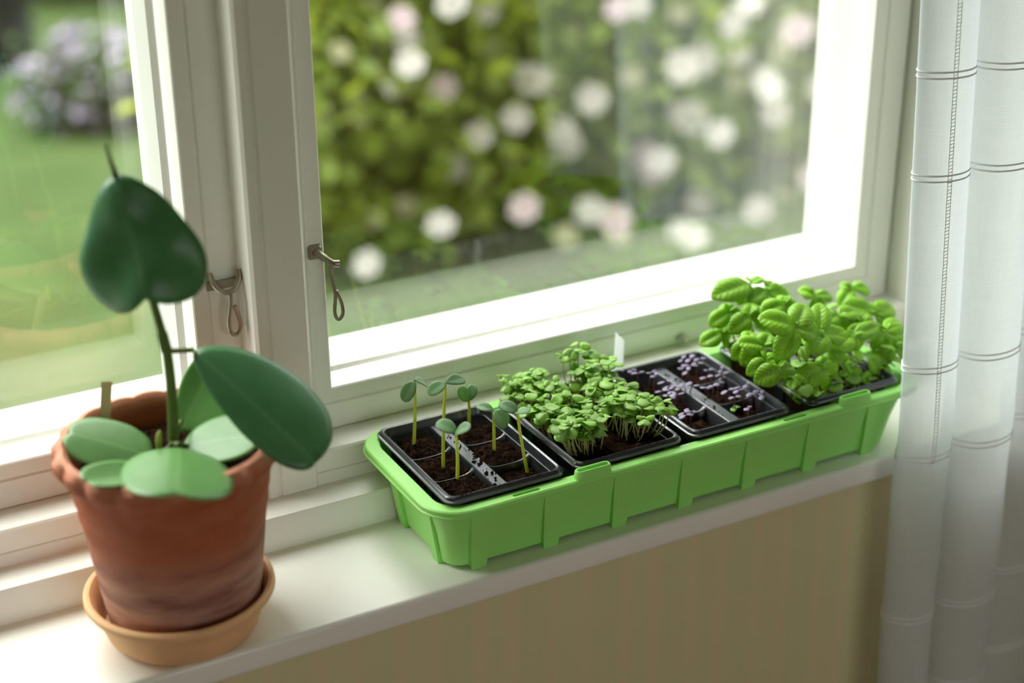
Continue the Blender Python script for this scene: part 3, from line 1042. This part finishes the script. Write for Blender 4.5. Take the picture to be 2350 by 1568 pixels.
for base, top, bow, leaves, lab in CUKE:
    r = empty('cucumber_seedling', base, lab, 'seedling', 'cucumber seedlings in the first insert')
    bb = Vector(base) - Vector((0, 0, .006))
    stem_mesh(r, stem_curve(bb, top, bow, 8), .0022, .0017, M['stem'], 8)
    for tip, w, nrm in leaves:
        child('leaf', cot_long, r, frame(top, tip, nrm, w * 1.05, (Vector(tip) - Vector(top)).length * 1.12))
    # the tiny bud between the seed leaves
    d = MB()
    crumb(d, top[0], top[1], top[2] + .001, .002, random.Random(1))
    d.build('bud', M['cucumber'], r)


def fan(root, top, n, size, me_list, az0, droop, rnd, aspect=1.0, name='leaf'):
    for i in range(n):
        a = az0 + 2 * pi * i / n + rnd.uniform(-.35, .35)
        el = rnd.uniform(*droop)
        d = Vector((cos(a) * cos(el), sin(a) * cos(el), sin(el)))
        nrm = UP * cos(el) - Vector((cos(a), sin(a), 0)) * sin(el) + Vector((rnd.uniform(-.25, .25), rnd.uniform(-.25, .25), 0))
        L = size * rnd.uniform(.85, 1.15)
        p = Vector(top)
        child(name, rnd.choice(me_list), root, frame(p + d * size * .10, p + d * (size * .1 + L), nrm, L * aspect))


CELL_NAME = {(0, 0): 'front left', (0, 1): 'middle left', (0, 2): 'back left', (1, 0): 'front right', (1, 1): 'middle right', (1, 2): 'back right'}
rnd = random.Random(21)
for (k, s, q, a0, a1, c0, c1) in CELLS:
    if k != 1:
        continue
    cnt = {(0, 0): 25, (0, 1): 30, (0, 2): 30, (1, 0): 24, (1, 1): 30, (1, 2): 31}[(s, q)]
    for i in range(cnt):
        if q == 0:
            # the front cells carry two clumps each, bare soil along the front
            bx = rnd.uniform(a0 + .006, a1 - .006)
            by = rnd.uniform(c0 + .021, c1 - .002)
        else:
            bx = rnd.uniform(a0 + .004, a1 - .004)
            by = rnd.uniform(c0 + .003, c1 - .003)
        z0 = SOILZ[1] + .0015
        h = rnd.uniform(.025, .045) + (.004 if q == 2 else 0) + (.016 if (s == 1 and q == 2 and i < 9) else 0)
        lx, ly = rnd.gauss((bx - (a0 + a1) / 2) * .35, .005), rnd.gauss(-.003 if q == 0 else 0, .006)
        if s == 0:
            lx -= .006 + (.006 if q == 2 else 0)
        else:
            lx += .003
        top = (bx + lx, by + ly, z0 + h)
        r = empty('basil_sprout', (bx, by, z0), 'pale stemmed green basil sprout in the %s cell of second insert' % CELL_NAME[(s, q)], 'seedling', 'basil sprouts, %s cell' % CELL_NAME[(s, q)])
        stem_mesh(r, stem_curve((bx, by, z0 - .004), top, (lx * .3, ly * .3, 0), 4), .00095, .00075, M['micro_stem'], 5)
        az = rnd.uniform(0, pi)
        fan(r, top, 2, rnd.uniform(.0125, .0168), [cot_round, cot_round2], az, (-.45, .35), rnd, 1.05)
        if rnd.random() < .75:
            fan(r, (top[0], top[1], top[2] + .001), 2, rnd.uniform(.006, .011), [cot_round2], az + pi / 2, (.2, .8), rnd, .8)

# purple seedlings in the third insert
PURC = ['back right', 'middle right', 'front right', 'back left', 'middle left', 'front left']
PURP = [
    [(1.1006, 1.5777, 0.1040), (1.1110, 1.5734, 0.1040), (1.1220, 1.5687, 0.1040), (1.1116, 1.5595, 0.1040), (1.0990, 1.5576, 0.1040), (1.0867, 1.5542, 0.1040), (1.0872, 1.5451, 0.1040)],
    [(1.1111, 1.5346, 0.1040), (1.0976, 1.5189, 0.1040), (1.1262, 1.5275, 0.1040), (1.1202, 1.5163, 0.1040), (1.0815, 1.4938, 0.1040), (1.0904, 1.4944, 0.1040), (1.1015, 1.4981, 0.1040)],
    [(1.0997, 1.4752, 0.1040), (1.1114, 1.4686, 0.1040), (1.1199, 1.4750, 0.1040), (1.1296, 1.4766, 0.1040), (1.0959, 1.4552, 0.1040), (1.1210, 1.4549, 0.1040), (1.1244, 1.4488, 0.1040), (1.1281, 1.4440, 0.1040), (1.0932, 1.4229, 0.1040)],
    [(1.0269, 1.5820, 0.1040), (1.0309, 1.5710, 0.1040), (1.0443, 1.5634, 0.1040), (1.0442, 1.5533, 0.1040)],
    [(1.0466, 1.5333, 0.1040), (1.0435, 1.5208, 0.1040), (1.0473, 1.5159, 0.1040), (1.0275, 1.5130, 0.1040), (1.0275, 1.5005, 0.1040), (1.0336, 1.4972, 0.1040), (1.0377, 1.4948, 0.1040), (1.0534, 1.5124, 0.1040), (1.0602, 1.5100, 0.1040), (1.0677, 1.5058, 0.1040)],
    [(1.0188, 1.4515, 0.1040), (1.0167, 1.4448, 0.1040), (1.0284, 1.4500, 0.1040)]]
rnd = random.Random(33)
for ci, pts in enumerate(PURP):
    for j, top in enumerate(pts):
        hh = top[2] - SOILZ[2]
        # keep the base inside its own cell
        cc = [c for c in CELLS if c[0] == 2 and CELL_NAME[(c[1], c[2])] == PURC[ci]][0]
        bx = min(max(top[0] + rnd.gauss(0, .002), cc[3] + .003), cc[4] - .003)
        by = min(max(top[1] + rnd.gauss(0, .002), cc[5] + .003), cc[6] - .003)
        base = (bx, by, SOILZ[2] + .001)
        r = empty('purple_basil_sprout', base, 'small lilac leaved purple stemmed sprout in the %s cell of third insert' % PURC[ci], 'seedling', 'purple sprouts, %s cell' % PURC[ci])
        stem_mesh(r, stem_curve((bx, by, SOILZ[2] - .004), top, (rnd.uniform(-.002, .002), 0, 0), 4), .0009, .0007, M['purple_stem'], 5)
        fan(r, top, 2, rnd.uniform(.0075, .0098), [cot_purple], rnd.uniform(-.5, .7), (-.1, .45), rnd, .72)
r = empty('green_sprout', (1.1003, 1.4604, 0.0810), 'tiny single green sprout among the purple ones, front right cell', 'seedling')
stem_mesh(r, [(1.1030, 1.4638, 0.0770), (1.0966, 1.4556, 0.0870)], .0009, .0007, M['micro_stem'], 5)
fan(r, (1.0974, 1.4570, 0.0880), 2, .009, [cot_round], .3, (0, .3), rnd, .9)

# basil plants in the fourth insert: (top node, base cell row/col, leaf tips with widths, label)
BAS = [
    ((1.1688, 1.4400, 0.1870), (1.2050, 1.4400, 0.0875), [((1.1275, 1.4520, 0.2085), 0.034, 0), ((1.1357, 1.4200, 0.1660), 0.030, 1), ((1.2023, 1.4600, 0.2081), 0.032, 0), ((1.1983, 1.4300, 0.1751), 0.026, 2)], 'basil plant with the largest puckered leaves facing the room, front of insert'),
    ((1.2119, 1.4450, 0.1697), (1.2350, 1.4400, 0.0875), [((1.2286, 1.4670, 0.2000), 0.028, 0), ((1.1864, 1.4230, 0.1573), 0.036, 2), ((1.2660, 1.4400, 0.1521), 0.032, 2), ((1.1792, 1.4450, 0.1868), 0.022, 0)], 'basil plant with a pale broad cupped leaf at front centre'),
    ((1.2623, 1.4400, 0.1547), (1.2620, 1.4350, 0.0875), [((1.3190, 1.4500, 0.1575), 0.024, 0), ((1.2199, 1.4340, 0.1558), 0.030, 2), ((1.2764, 1.4300, 0.1388), 0.024, 1)], 'basil plant in the front row, second from the curtain'),
    ((1.3205, 1.4500, 0.1439), (1.2850, 1.4400, 0.0875), [((1.2642, 1.4500, 0.1622), 0.022, 0), ((1.3619, 1.4640, 0.1489), 0.024, 0), ((1.3729, 1.4540, 0.1290), 0.034, 2), ((1.3094, 1.4380, 0.1209), 0.030, 1)], 'basil plant at front right whose leaves touch the white curtain'),
    ((1.1890, 1.5600, 0.1967), (1.1950, 1.5550, 0.0875), [((1.1267, 1.5500, 0.2012), 0.034, 0), ((1.2134, 1.5660, 0.2028), 0.016, 0), ((1.1678, 1.5500, 0.1820), 0.020, 1)], 'tallest basil plant with ribbed leaf leaning left over the sill'),
    ((1.2120, 1.5550, 0.1860), (1.2150, 1.5500, 0.0875), [((1.2563, 1.5490, 0.1638), 0.034, 0), ((1.1748, 1.5430, 0.1831), 0.026, 0), ((1.2358, 1.5690, 0.1912), 0.018, 0)], 'basil plant at the back left with long glossy leaf'),
    ((1.2784, 1.5400, 0.1686), (1.2450, 1.5400, 0.0875), [((1.2611, 1.5480, 0.1815), 0.022, 0), ((1.3156, 1.5460, 0.1636), 0.022, 0), ((1.2792, 1.5260, 0.1541), 0.022, 1)], 'basil plant in the middle of the back row'),
    ((1.3479, 1.5500, 0.1617), (1.2800, 1.5450, 0.0875), [((1.3828, 1.5500, 0.1571), 0.024, 0), ((1.3355, 1.5580, 0.1688), 0.018, 0), ((1.3211, 1.5380, 0.1512), 0.024, 0)], 'basil plant at back right with upright bright tip leaf'),
    ((1.3444, 1.5000, 0.1463), (1.2900, 1.5000, 0.0875), [((1.3027, 1.5040, 0.1677), 0.034, 0), ((1.3930, 1.5080, 0.1442), 0.030, 0), ((1.3741, 1.4940, 0.1274), 0.028, 2)], 'basil plant behind the curtain side front row, broad leaves'),
    ((1.2030, 1.4250, 0.1303), (1.2320, 1.4150, 0.0875), [((1.1658, 1.4170, 0.1271), 0.032, 1), ((1.2298, 1.4150, 0.1050), 0.036, 1), ((1.2222, 1.4350, 0.1402), 0.022, 0)], 'low basil plant with two wide dark leaves at front centre'),
    ((1.1763, 1.4180, 0.1136), (1.2160, 1.4130, 0.0875), [((1.1716, 1.4120, 0.0906), 0.030, 1), ((1.2043, 1.4180, 0.0919), 0.022, 1), ((1.1616, 1.4220, 0.1283), 0.020, 1)], 'lowest basil plant with leaves drooping over the black rim'),
    ((1.1341, 1.4220, 0.1465), (1.1920, 1.4150, 0.0875), [((1.1064, 1.4190, 0.1427), 0.028, 1), ((1.1389, 1.4160, 0.1263), 0.026, 1), ((1.1664, 1.4280, 0.1423), 0.022, 0)], 'low basil plant at front left corner, hanging over the rim'),
    ((1.2655, 1.4250, 0.1037), (1.2720, 1.4150, 0.0875), [((1.2507, 1.4310, 0.1143), 0.022, 0), ((1.2824, 1.4190, 0.0938), 0.024, 1), ((1.2556, 1.4170, 0.0889), 0.018, 1)], 'small basil plant with fallen yellow stems at front right'),
    ((1.3011, 1.4300, 0.1030), (1.2920, 1.4200, 0.0875), [((1.2885, 1.4340, 0.1212), 0.028, 2), ((1.3278, 1.4260, 0.0874), 0.018, 1), ((1.3159, 1.4360, 0.1105), 0.020, 0)], 'small basil plant in the front right corner of its insert'),
    ((1.3282, 1.4400, 0.1261), (1.2970, 1.4350, 0.0875), [((1.3565, 1.4360, 0.1109), 0.028, 2), ((1.3042, 1.4340, 0.1188), 0.026, 1), ((1.3525, 1.4480, 0.1297), 0.020, 0)], 'basil plant at the right with round smooth leaf by the curtain'),
    ((1.1362, 1.5450, 0.1456), (1.1880, 1.5450, 0.0875), [((1.1023, 1.5390, 0.1435), 0.024, 0), ((1.1595, 1.5390, 0.1337), 0.030, 1), ((1.1513, 1.5550, 0.1565), 0.026, 0)], 'basil plant at far left edge leaning towards the purple sprouts'),
    ((1.1498, 1.5500, 0.1690), (1.1920, 1.5600, 0.0875), [((1.1192, 1.5440, 0.1635), 0.024, 0), ((1.1699, 1.5400, 0.1625), 0.026, 0), ((1.1482, 1.5600, 0.1794), 0.020, 0)], 'small bushy basil plant at back left corner'),
    ((1.1600, 1.5200, 0.1740), (1.2000, 1.5150, 0.0875), [((1.1900, 1.5160, 0.1631), 0.026, 0), ((1.1332, 1.5100, 0.1688), 0.026, 1), ((1.1732, 1.5320, 0.1875), 0.024, 0)], 'short basil plant left of the middle, curled young leaves'),
    ((1.1395, 1.4620, 0.1598), (1.1950, 1.4650, 0.0875), [((1.1130, 1.4520, 0.1553), 0.032, 1), ((1.1077, 1.4660, 0.1741), 0.026, 0), ((1.1563, 1.4700, 0.1734), 0.026, 0)], 'basil plant with a crinkled see-through leaf at left'),
    ((1.1306, 1.4800, 0.1576), (1.1880, 1.4900, 0.0875), [((1.1098, 1.4740, 0.1500), 0.024, 1), ((1.1425, 1.4700, 0.1353), 0.022, 1), ((1.1431, 1.4920, 0.1707), 0.022, 0)], 'basil plant behind the crinkled leaf one on the left side'),
    ((1.2057, 1.5100, 0.1829), (1.2220, 1.5050, 0.0875), [((1.1703, 1.5060, 0.1848), 0.028, 0), ((1.2268, 1.5020, 0.1665), 0.026, 0), ((1.2196, 1.5220, 0.1922), 0.024, 0)], 'basil plant in the very middle of the clump'),
    ((1.2695, 1.4800, 0.1657), (1.2550, 1.4800, 0.0875), [((1.3092, 1.4860, 0.1670), 0.028, 0), ((1.2404, 1.4740, 0.1683), 0.024, 0), ((1.2704, 1.4660, 0.1469), 0.026, 1)], 'basil plant right of the middle, behind the front row'),
    ((1.3013, 1.4700, 0.1506), (1.2720, 1.4700, 0.0875), [((1.2767, 1.4740, 0.1634), 0.024, 0), ((1.3211, 1.4620, 0.1342), 0.026, 1), ((1.3170, 1.4820, 0.1626), 0.022, 0)], 'basil plant near the right middle with nested leaves'),
    ((1.1291, 1.4400, 0.1507), (1.1840, 1.4320, 0.0875), [((1.1042, 1.4340, 0.1473), 0.022, 1), ((1.1469, 1.4380, 0.1532), 0.022, 0), ((1.1262, 1.4300, 0.1322), 0.022, 1)], 'basil plant over the left rim beside the divider of purple sprouts'),
    ((1.2416, 1.4320, 0.1250), (1.2550, 1.4280, 0.0875), [((1.2276, 1.4380, 0.1437), 0.024, 0), ((1.2609, 1.4280, 0.1252), 0.024, 1)], 'low basil plant between front centre and right corner')]
FALLEN = [((1.1970, 1.4066, 0.0945), (1.2194, 1.3932, 0.0990), (1.2596, 1.4194, 0.0960)), ((1.2166, 1.4202, 0.0940), (1.2369, 1.4228, 0.0970), (1.2530, 1.4298, 0.0950)),
          ((1.2152, 1.4082, 0.0935), (1.2398, 1.4095, 0.0960), (1.2622, 1.4114, 0.0940)), ((1.2330, 1.4133, 0.0930), (1.2514, 1.4193, 0.0950), (1.2710, 1.4364, 0.0940)), ((1.2048, 1.4291, 0.0930), (1.2201, 1.4315, 0.0955), (1.2394, 1.4427, 0.0940))]
UPC = Vector((-0.28, -0.52, 0.80))
rnd = random.Random(8)
base_used = []
for (node, base, leaves, lab) in BAS:
    r = empty('basil_plant', base, lab, 'basil plant', 'basil plants beside the curtain')
    n0 = Vector(node)
    stem_mesh(r, stem_curve((base[0], base[1], base[2] - .006), node, ((node[0] - base[0]) * .15, (node[1] - base[1]) * .15, 0), 6), .0016, .0012, M['basil_stem'], 6)
    for tip, w, kind in leaves:
        t = Vector(tip)
        nrm = UPC + Vector((rnd.uniform(-.2, .2), rnd.uniform(-.2, .2), rnd.uniform(-.1, .2)))
        if kind == 1:   # hanging leaf seen from its upper face
            nrm = Vector((-0.35, -0.75, 0.55))
        child('leaf', basil_leaf[(0, 3, 2, 1)[kind]], r, frame(n0, t, nrm, w * 1.24, None, w * 1.25))
    if lab.startswith('small basil plant with fallen'):
        for (u, v, w) in FALLEN:
            d = MB()
            d.tube(catmull([u, v, w], 4), 0.0011, 6)
            d.build('fallen_stem', M['basil_stem'], r)
    # small heart leaves at the tip
    fan(r, n0 + Vector((0, 0, .002)), 2, .012, basil_leaf[:1], rnd.uniform(0, pi), (.4, 1.0), rnd, .8)
    # seed leaves low on the stem
    fan(r, Vector(base).lerp(n0, .74), 2, .021, basil_leaf, rnd.uniform(0, pi), (-.25, .35), rnd, .78)
    mid = Vector(base).lerp(n0, .50)
    fan(r, mid, 2, .017, [cot_round], rnd.uniform(0, pi), (-.3, .2), rnd, 1.1)

# ------------------------------------------------------------------ curtain
CU = empty('linen_curtain', (1.38, 1.345, -0.55), 'long white linen curtain with stitched tucks hanging at the right of the window', 'curtain')
plan = [(1.262, 1.366), (1.250, 1.352), (1.258, 1.336), (1.278, 1.325), (1.302, 1.324), (1.320, 1.334), (1.326, 1.352), (1.330, 1.366), (1.336, 1.356), (1.341, 1.338), (1.356, 1.322), (1.382, 1.316), (1.408, 1.322), (1.424, 1.338),
        (1.428, 1.356), (1.434, 1.368), (1.448, 1.364), (1.470, 1.352), (1.500, 1.348), (1.530, 1.358), (1.548, 1.370), (1.566, 1.362), (1.60, 1.346), (1.64, 1.350), (1.68, 1.366), (1.72, 1.360), (1.77, 1.345)]
PL = catmull([(x, y, 0) for x, y in plan], 6)
ZT, ZB = 1.36, -0.60


def cur(i, z):
    p = PL[i]
    x, y = p.x + 0.022, p.y
    k = max(0.0, z - 0.05) / 0.55
    x -= 0.034 * k * (1 if x < 1.45 else max(0, 1 - (x - 1.45) / .3))
    lo = max(0.0, 0.08 - z)
    kick = max(0.0, 1 - abs(z + 0.02) / 0.09)
    x += (-0.004 * kick + 0.006 * sin(z * 6 + x * 9) * min(1, lo * 3)) * (1 if x < 1.5 else .5)
    y = 1.345 + (y - 1.345) * (1 + 0.10 * sin(z * 4 + x * 7)) - 0.02 * min(1, lo) * (1 + sin(x * 40) * .3)
    y = min(y, 1.3735)
    return Vector((x, y, z))


nz = 60
b = MB()
zs = [ZB + (ZT - ZB) * j / nz for j in range(nz + 1)]
vs = [cur(i, z) for z in zs for i in range(len(PL))]
n = len(PL)
fs = [(j * n + i, j * n + i + 1, (j + 1) * n + i + 1, (j + 1) * n + i) for j in range(nz) for i in range(n - 1)]
b.add(vs, fs, True)
cm = b.build('panel', M['linen'], CU)


def outw(i, z):
    a, c = cur(max(i - 1, 0), z), cur(min(i + 1, n - 1), z)
    d = c - a
    return Vector((d.y, -d.x, 0)).normalized()


for z in (0.512, 0.391, 0.147, 0.026, -0.205, -0.33, 0.63, 0.75):
    for dz in (0.0035, -0.0035):
        b = MB()
        loops = []
        for i in range(0, n):
            p, q = cur(i, z + dz), outw(i, z + dz)
            loops.append([p + q * .0002 + Vector((0, 0, .0011)), p + q * .0013, p + q * .0002 - Vector((0, 0, .0011))])
        b.loft(loops, False, False, True, ring=False)
        b.build('tuck', M['thread'], CU).parent = cm
# drawn thread hem running down the leading edge: two rails and small rungs
b = MB()
hi = min(range(n), key=lambda i: abs(PL[i].x - 1.284) + abs(PL[i].y - 1.324) * 3)
zz = [0.02 + (ZT - 0.02) * j / 60 for j in range(61)]
for e in (-0.0026, 0.0026):
    pts = []
    for z in zz:
        a, c = cur(hi, z), cur(hi + 1, z)
        d = (c - a).normalized()
        pts.append(a + d * e + outw(hi, z) * .0006)
    b.tube(pts, 0.00045, 5)
z = 0.02
while z < 0.72:
    a, c = cur(hi, z), cur(hi + 1, z)
    d = (c - a).normalized()
    q = a + outw(hi, z) * .0006
    s = 0.0024
    b.tube([q - d * s, q + d * s + Vector((0, 0, .0012))], 0.0005, 4)
    z += 0.0042
o = b.build('hem_stitching', M['thread'], CU)
o.parent = cm
o['kind'] = 'stuff'

# ------------------------------------------------------------------ garden
GZ = -1.05
b = MB()
gx, gy = 44, 44
vs = []
for j in range(gy + 1):
    for i in range(gx + 1):
        x, y = -36 + 76 * i / gx, -30 + 76 * j / gy
        vs.append((x, y, GZ + 0.04 * hash2(x, y, .5)))
b.add(vs, [(j * (gx + 1) + i, j * (gx + 1) + i + 1, (j + 1) * (gx + 1) + i + 1, (j + 1) * (gx + 1) + i) for j in range(gy) for i in range(gx)], True)
struct(b.build('ground', M['lawn']))


def foliage(mb, c, rad, cnt, size, rnd, shell=0.45, zmin=None):
    for _ in range(cnt):
        while True:
            d = Vector((rnd.uniform(-1, 1), rnd.uniform(-1, 1), rnd.uniform(-1, 1)))
            if 0.05 < d.length < 1:
                break
        rr = (shell + (1 - shell) * rnd.random())
        d = d.normalized() * rr
        d *= 1 + 0.22 * noise.noise(Vector((d.x * 2.3 + c[0], d.y * 2.3, d.z * 2.3)))
        p = Vector((c[0] + d.x * rad[0], c[1] + d.y * rad[1], c[2] + d.z * rad[2]))
        if zmin is not None and p.z < zmin:
            continue
        y = Vector((rnd.uniform(-1, 1), rnd.uniform(-1, 1), rnd.uniform(-.8, .5))).normalized()
        z = Vector((rnd.uniform(-.8, .8), rnd.uniform(-.8, .8), 1)).normalized()
        x = y.cross(z).normalized()
        s = size * rnd.uniform(.6, 1.3)
        w = s * .34
        zz = x.cross(y) * s * .12
        vs = [p, p + y * s * .35 + x * w + zz, p + y * s * .75 + x * w * .8 + zz, p + y * s, p + y * s * .75 - x * w * .8 + zz, p + y * s * .35 - x * w + zz, p + y * s * .55]
        mb.add(vs, [(0, 1, 6), (1, 2, 6), (2, 3, 6), (3, 4, 6), (4, 5, 6), (5, 0, 6)], True)


def flower_mesh(name, m):
    """open rose: two rings of cupped petals"""
    mb = MB()
    for ring, (np_, L, el) in enumerate(((6, 1.0, .30), (5, .68, .75), (3, .36, 1.2))):
        for k in range(np_):
            a = 2 * pi * k / np_ + ring * .5
            d = Vector((cos(a) * cos(el), sin(a) * cos(el), sin(el)))
            s = Vector((-sin(a), cos(a), 0))
            u = d.cross(s)
            P = [Vector((0, 0, 0)), d * L * .5 + s * L * .42 - u * L * .06, d * L * .95 + s * L * .30, d * L, d * L * .95 - s * L * .30, d * L * .5 - s * L * .42 - u * L * .06, d * L * .55 + u * L * .10]
            mb.add(P, [(0, 1, 6), (1, 2, 6), (2, 3, 6), (3, 4, 6), (4, 5, 6), (5, 0, 6)], True)
    me = bpy.data.meshes.new(name)
    me.from_pydata(mb.v, [], mb.f)
    me.polygons.foreach_set('use_smooth', [True] * len(mb.f))
    me.materials.append(m)
    return me


FLM = [flower_mesh('flower', M['white_petal']), flower_mesh('flower', M['pink_petal']), flower_mesh('flower', M['cream_petal'])]
FLOWERS = [
    ((2.0331, 4.4390, -0.1587), 0.044, 1), ((2.0636, 4.4790, -0.2305), 0.045, 0), ((2.0399, 4.3966, -0.2890), 0.048, 0), ((2.0913, 4.6095, -0.4079), 0.055, 0), ((2.2321, 4.5713, -0.4296), 0.048, 1), ((1.9686, 4.6642, -0.4533), 0.037, 2), ((1.9468, 4.5732, -0.4760), 0.035, 2), ((2.2054, 4.4336, -0.1319), 0.054, 0), ((2.3966, 4.5872, -0.1982), 0.055, 0), ((2.6418, 4.7301, -0.2482), 0.038, 2), ((2.4054, 4.6075, -0.3225), 0.042, 2), ((2.5447, 4.5630, -0.4454), 0.058, 0), ((2.6146, 4.6000, -0.4684), 0.048, 0), ((2.7614, 4.5315, -0.5314), 0.056, 0), ((2.4599, 4.5065, -0.5467), 0.049, 0), ((2.3205, 4.4984, -0.5813), 0.047, 0), ((2.2710, 4.7636, -0.6185), 0.046, 2), ((2.6369, 4.5169, -0.6161), 0.051, 0), ((2.7154, 4.6072, -0.6982), 0.056, 0), ((2.2676, 4.6006, -0.7115), 0.058, 0), ((2.5412, 4.6571, -0.7409), 0.042, 2), ((2.9817, 4.5297, -0.7623), 0.055, 1), ((2.9716, 4.4203, -0.7513), 0.052, 0), ((3.0462, 4.5831, -0.8546), 0.051, 1), ((2.4273, 4.3916, -0.8128), 0.054, 1), ((2.7095, 4.4501, -0.8924), 0.055, 0), ((2.1036, 4.3478, -0.7987), 0.049, 0), ((2.0026, 4.6293, -0.8489), 0.037, 2), ((2.1142, 4.6332, -0.8252), 0.038, 2), ((1.8697, 4.3882, -0.8951), 0.048, 0), ((2.6283, 4.4690, -0.9737), 0.045, 2), ((2.8298, 4.4602, -1.0008), 0.044, 2), ((3.2620, 4.6061, -1.0078), 0.053, 0), ((2.9860, 4.2454, -0.9670), 0.051, 0), ((3.0634, 4.4213, -1.0285), 0.058, 0), ((3.3997, 4.4394, -1.0098), 0.056, 0), ((3.6203, 4.5744, -1.0528), 0.046, 2), ((3.6106, 4.3907, -0.9090), 0.061, 1), ((3.1709, 4.6040, -0.6710), 0.063, 0), ((3.1800, 4.5637, -0.6682), 0.063, 0), ((3.1829, 4.3845, -0.6798), 0.053, 0), ((3.4464, 4.7715, -0.8672), 0.050, 2), ((3.0799, 4.4826, -0.4552), 0.061, 0), ((3.1954, 4.5351, -0.4557), 0.060, 0), ((3.2558, 4.4534, -0.3230), 0.051, 0), ((3.3517, 4.4910, -0.2756), 0.050, 0), ((3.5510, 4.4754, -0.3938), 0.063, 1), ((3.4124, 4.4628, -0.5336), 0.050, 0), ((3.3788, 4.3912, -0.5500), 0.051, 0), ((3.5565, 4.5759, -0.7084), 0.057, 0), ((3.3963, 4.6026, -0.5805), 0.040, 2), ((3.8968, 4.7754, -0.4516), 0.046, 2), ((2.7937, 4.4320, -0.2162), 0.047, 1), ((2.8346, 4.3938, -0.1966), 0.048, 0), ((2.7747, 4.6992, -0.3454), 0.038, 2), ((2.9187, 4.5402, -0.4767), 0.042, 2), ((3.0868, 4.2923, -1.0969), 0.063, 1), ((3.6301, 4.4106, -0.5823), 0.057, 0), ((1.8807, 4.7234, -0.4838), 0.039, 2), ((3.4075, 4.6269, -0.4781), 0.057, 0), ((3.1370, 4.5905, -0.3000), 0.042, 2), ((3.5395, 4.5392, -0.4678), 0.043, 2), ((2.7052, 4.2921, -0.8689), 0.058, 1), ((2.0736, 4.7378, -0.1906), 0.040, 2), ((1.8731, 4.5379, -0.2592), 0.035, 2)]
BUSH = [((2.16, 5.02, -0.47), (0.74, 0.60, 0.83), 'olive leaved rose bush with white blooms, nearest the centre post outside'),
        ((3.06, 5.15, -0.47), (0.88, 0.66, 0.92), 'rose bush with white and pink blooms outside the middle of right pane'),
        ((4.12, 5.32, -0.50), (0.93, 0.72, 0.96), 'rose bush with large pale blooms outside the right end of the window')]
rnd = random.Random(11)
BR = []
for c, rad, lab in BUSH:
    r = empty('rose_bush', (c[0], c[1], GZ), lab, 'bush', 'flowering rose bushes in the garden')
    BR.append((r, c))
    mb = MB()
    foliage(mb, c, rad, 6000, .088, rnd, .35, GZ + .05)
    o = mb.build('foliage', M['rose_leaf'], r)
    o['kind'] = 'stuff'
    mb = MB()
    for k in range(9):
        a = rnd.uniform(0, 2 * pi)
        e = (c[0] + rad[0] * .7 * cos(a), c[1] + rad[1] * .7 * sin(a), c[2] + rad[2] * rnd.uniform(.1, .7))
        mb.tube(catmull([(c[0] + .05 * cos(a), c[1] + .05 * sin(a), GZ - .02), (c[0] + rad[0] * .3 * cos(a), c[1] + rad[1] * .3 * sin(a), c[2] - .1), e], 4), [0.016 - .0013 * i for i in range(9)], 6)
    mb.build('stems', M['twigs'], r)
CAMP = Vector((0, 0, 1))
for p, sz, kind in FLOWERS:
    p = Vector(p)
    r = min(BR, key=lambda q: abs(q[1][0] - p.x))[0]
    zdir = ((CAMP - p).normalized() + Vector((rnd.uniform(-.5, .5), rnd.uniform(-.3, .3), rnd.uniform(0, .7)))).normalized()
    x = zdir.orthogonal().normalized()
    y = zdir.cross(x)
    mt = Matrix(((x.x * sz, y.x * sz, zdir.x * sz, p.x), (x.y * sz, y.y * sz, zdir.y * sz, p.y), (x.z * sz, y.z * sz, zdir.z * sz, p.z), (0, 0, 0, 1)))
    child('flower', FLM[kind], r, mt)

# shrubs and borders seen through the left pane
def shrub(name, c, rad, cnt, size, m, lab, fl=0, group=None):
    r = empty(name, (c[0], c[1], GZ), lab, 'shrub', group)
    mb = MB()
    foliage(mb, c, rad, cnt, size, rnd, .4, GZ)
    o = mb.build('foliage', m, r)
    o['kind'] = 'stuff'
    if fl:
        mb = MB()
        foliage(mb, c, [q * 1.05 for q in rad], fl, size * .8, rnd, .9, GZ)
        o = mb.build('blossom', M['mauve_petal'], r)
        o['kind'] = 'stuff'
    return r


shrub('mauve_shrub', (1.70, 6.85, -0.90), (0.34, 0.28, 0.22), 1300, .07, M['hedge_leaf'], 'low mauve flowering shrub on the lawn seen through left pane', 420)
shrub('grey_shrub', (1.50, 7.95, -0.42), (0.26, 0.28, 0.72), 2200, .08, M['grey_leaf'], 'dark grey leaved shrub at the far left outside')
shrub('round_shrub', (2.40, 9.4, -0.72), (0.62, 0.45, 0.5), 2000, .10, M['hedge_leaf'], 'green rounded shrub behind the mauve flowers outside')
HB = []
for i in range(9):
    x = -9 + i * 5.2
    shrub('hedge_shrub', (x, 14.5, 0.0), (2.05, 0.9, 1.35), 1300, .30, M['hedge_leaf'], 'dense green garden hedge shrub far beyond the lawn', 0, 'hedge shrubs at the end of the garden')

SC.view_layers[0].update()
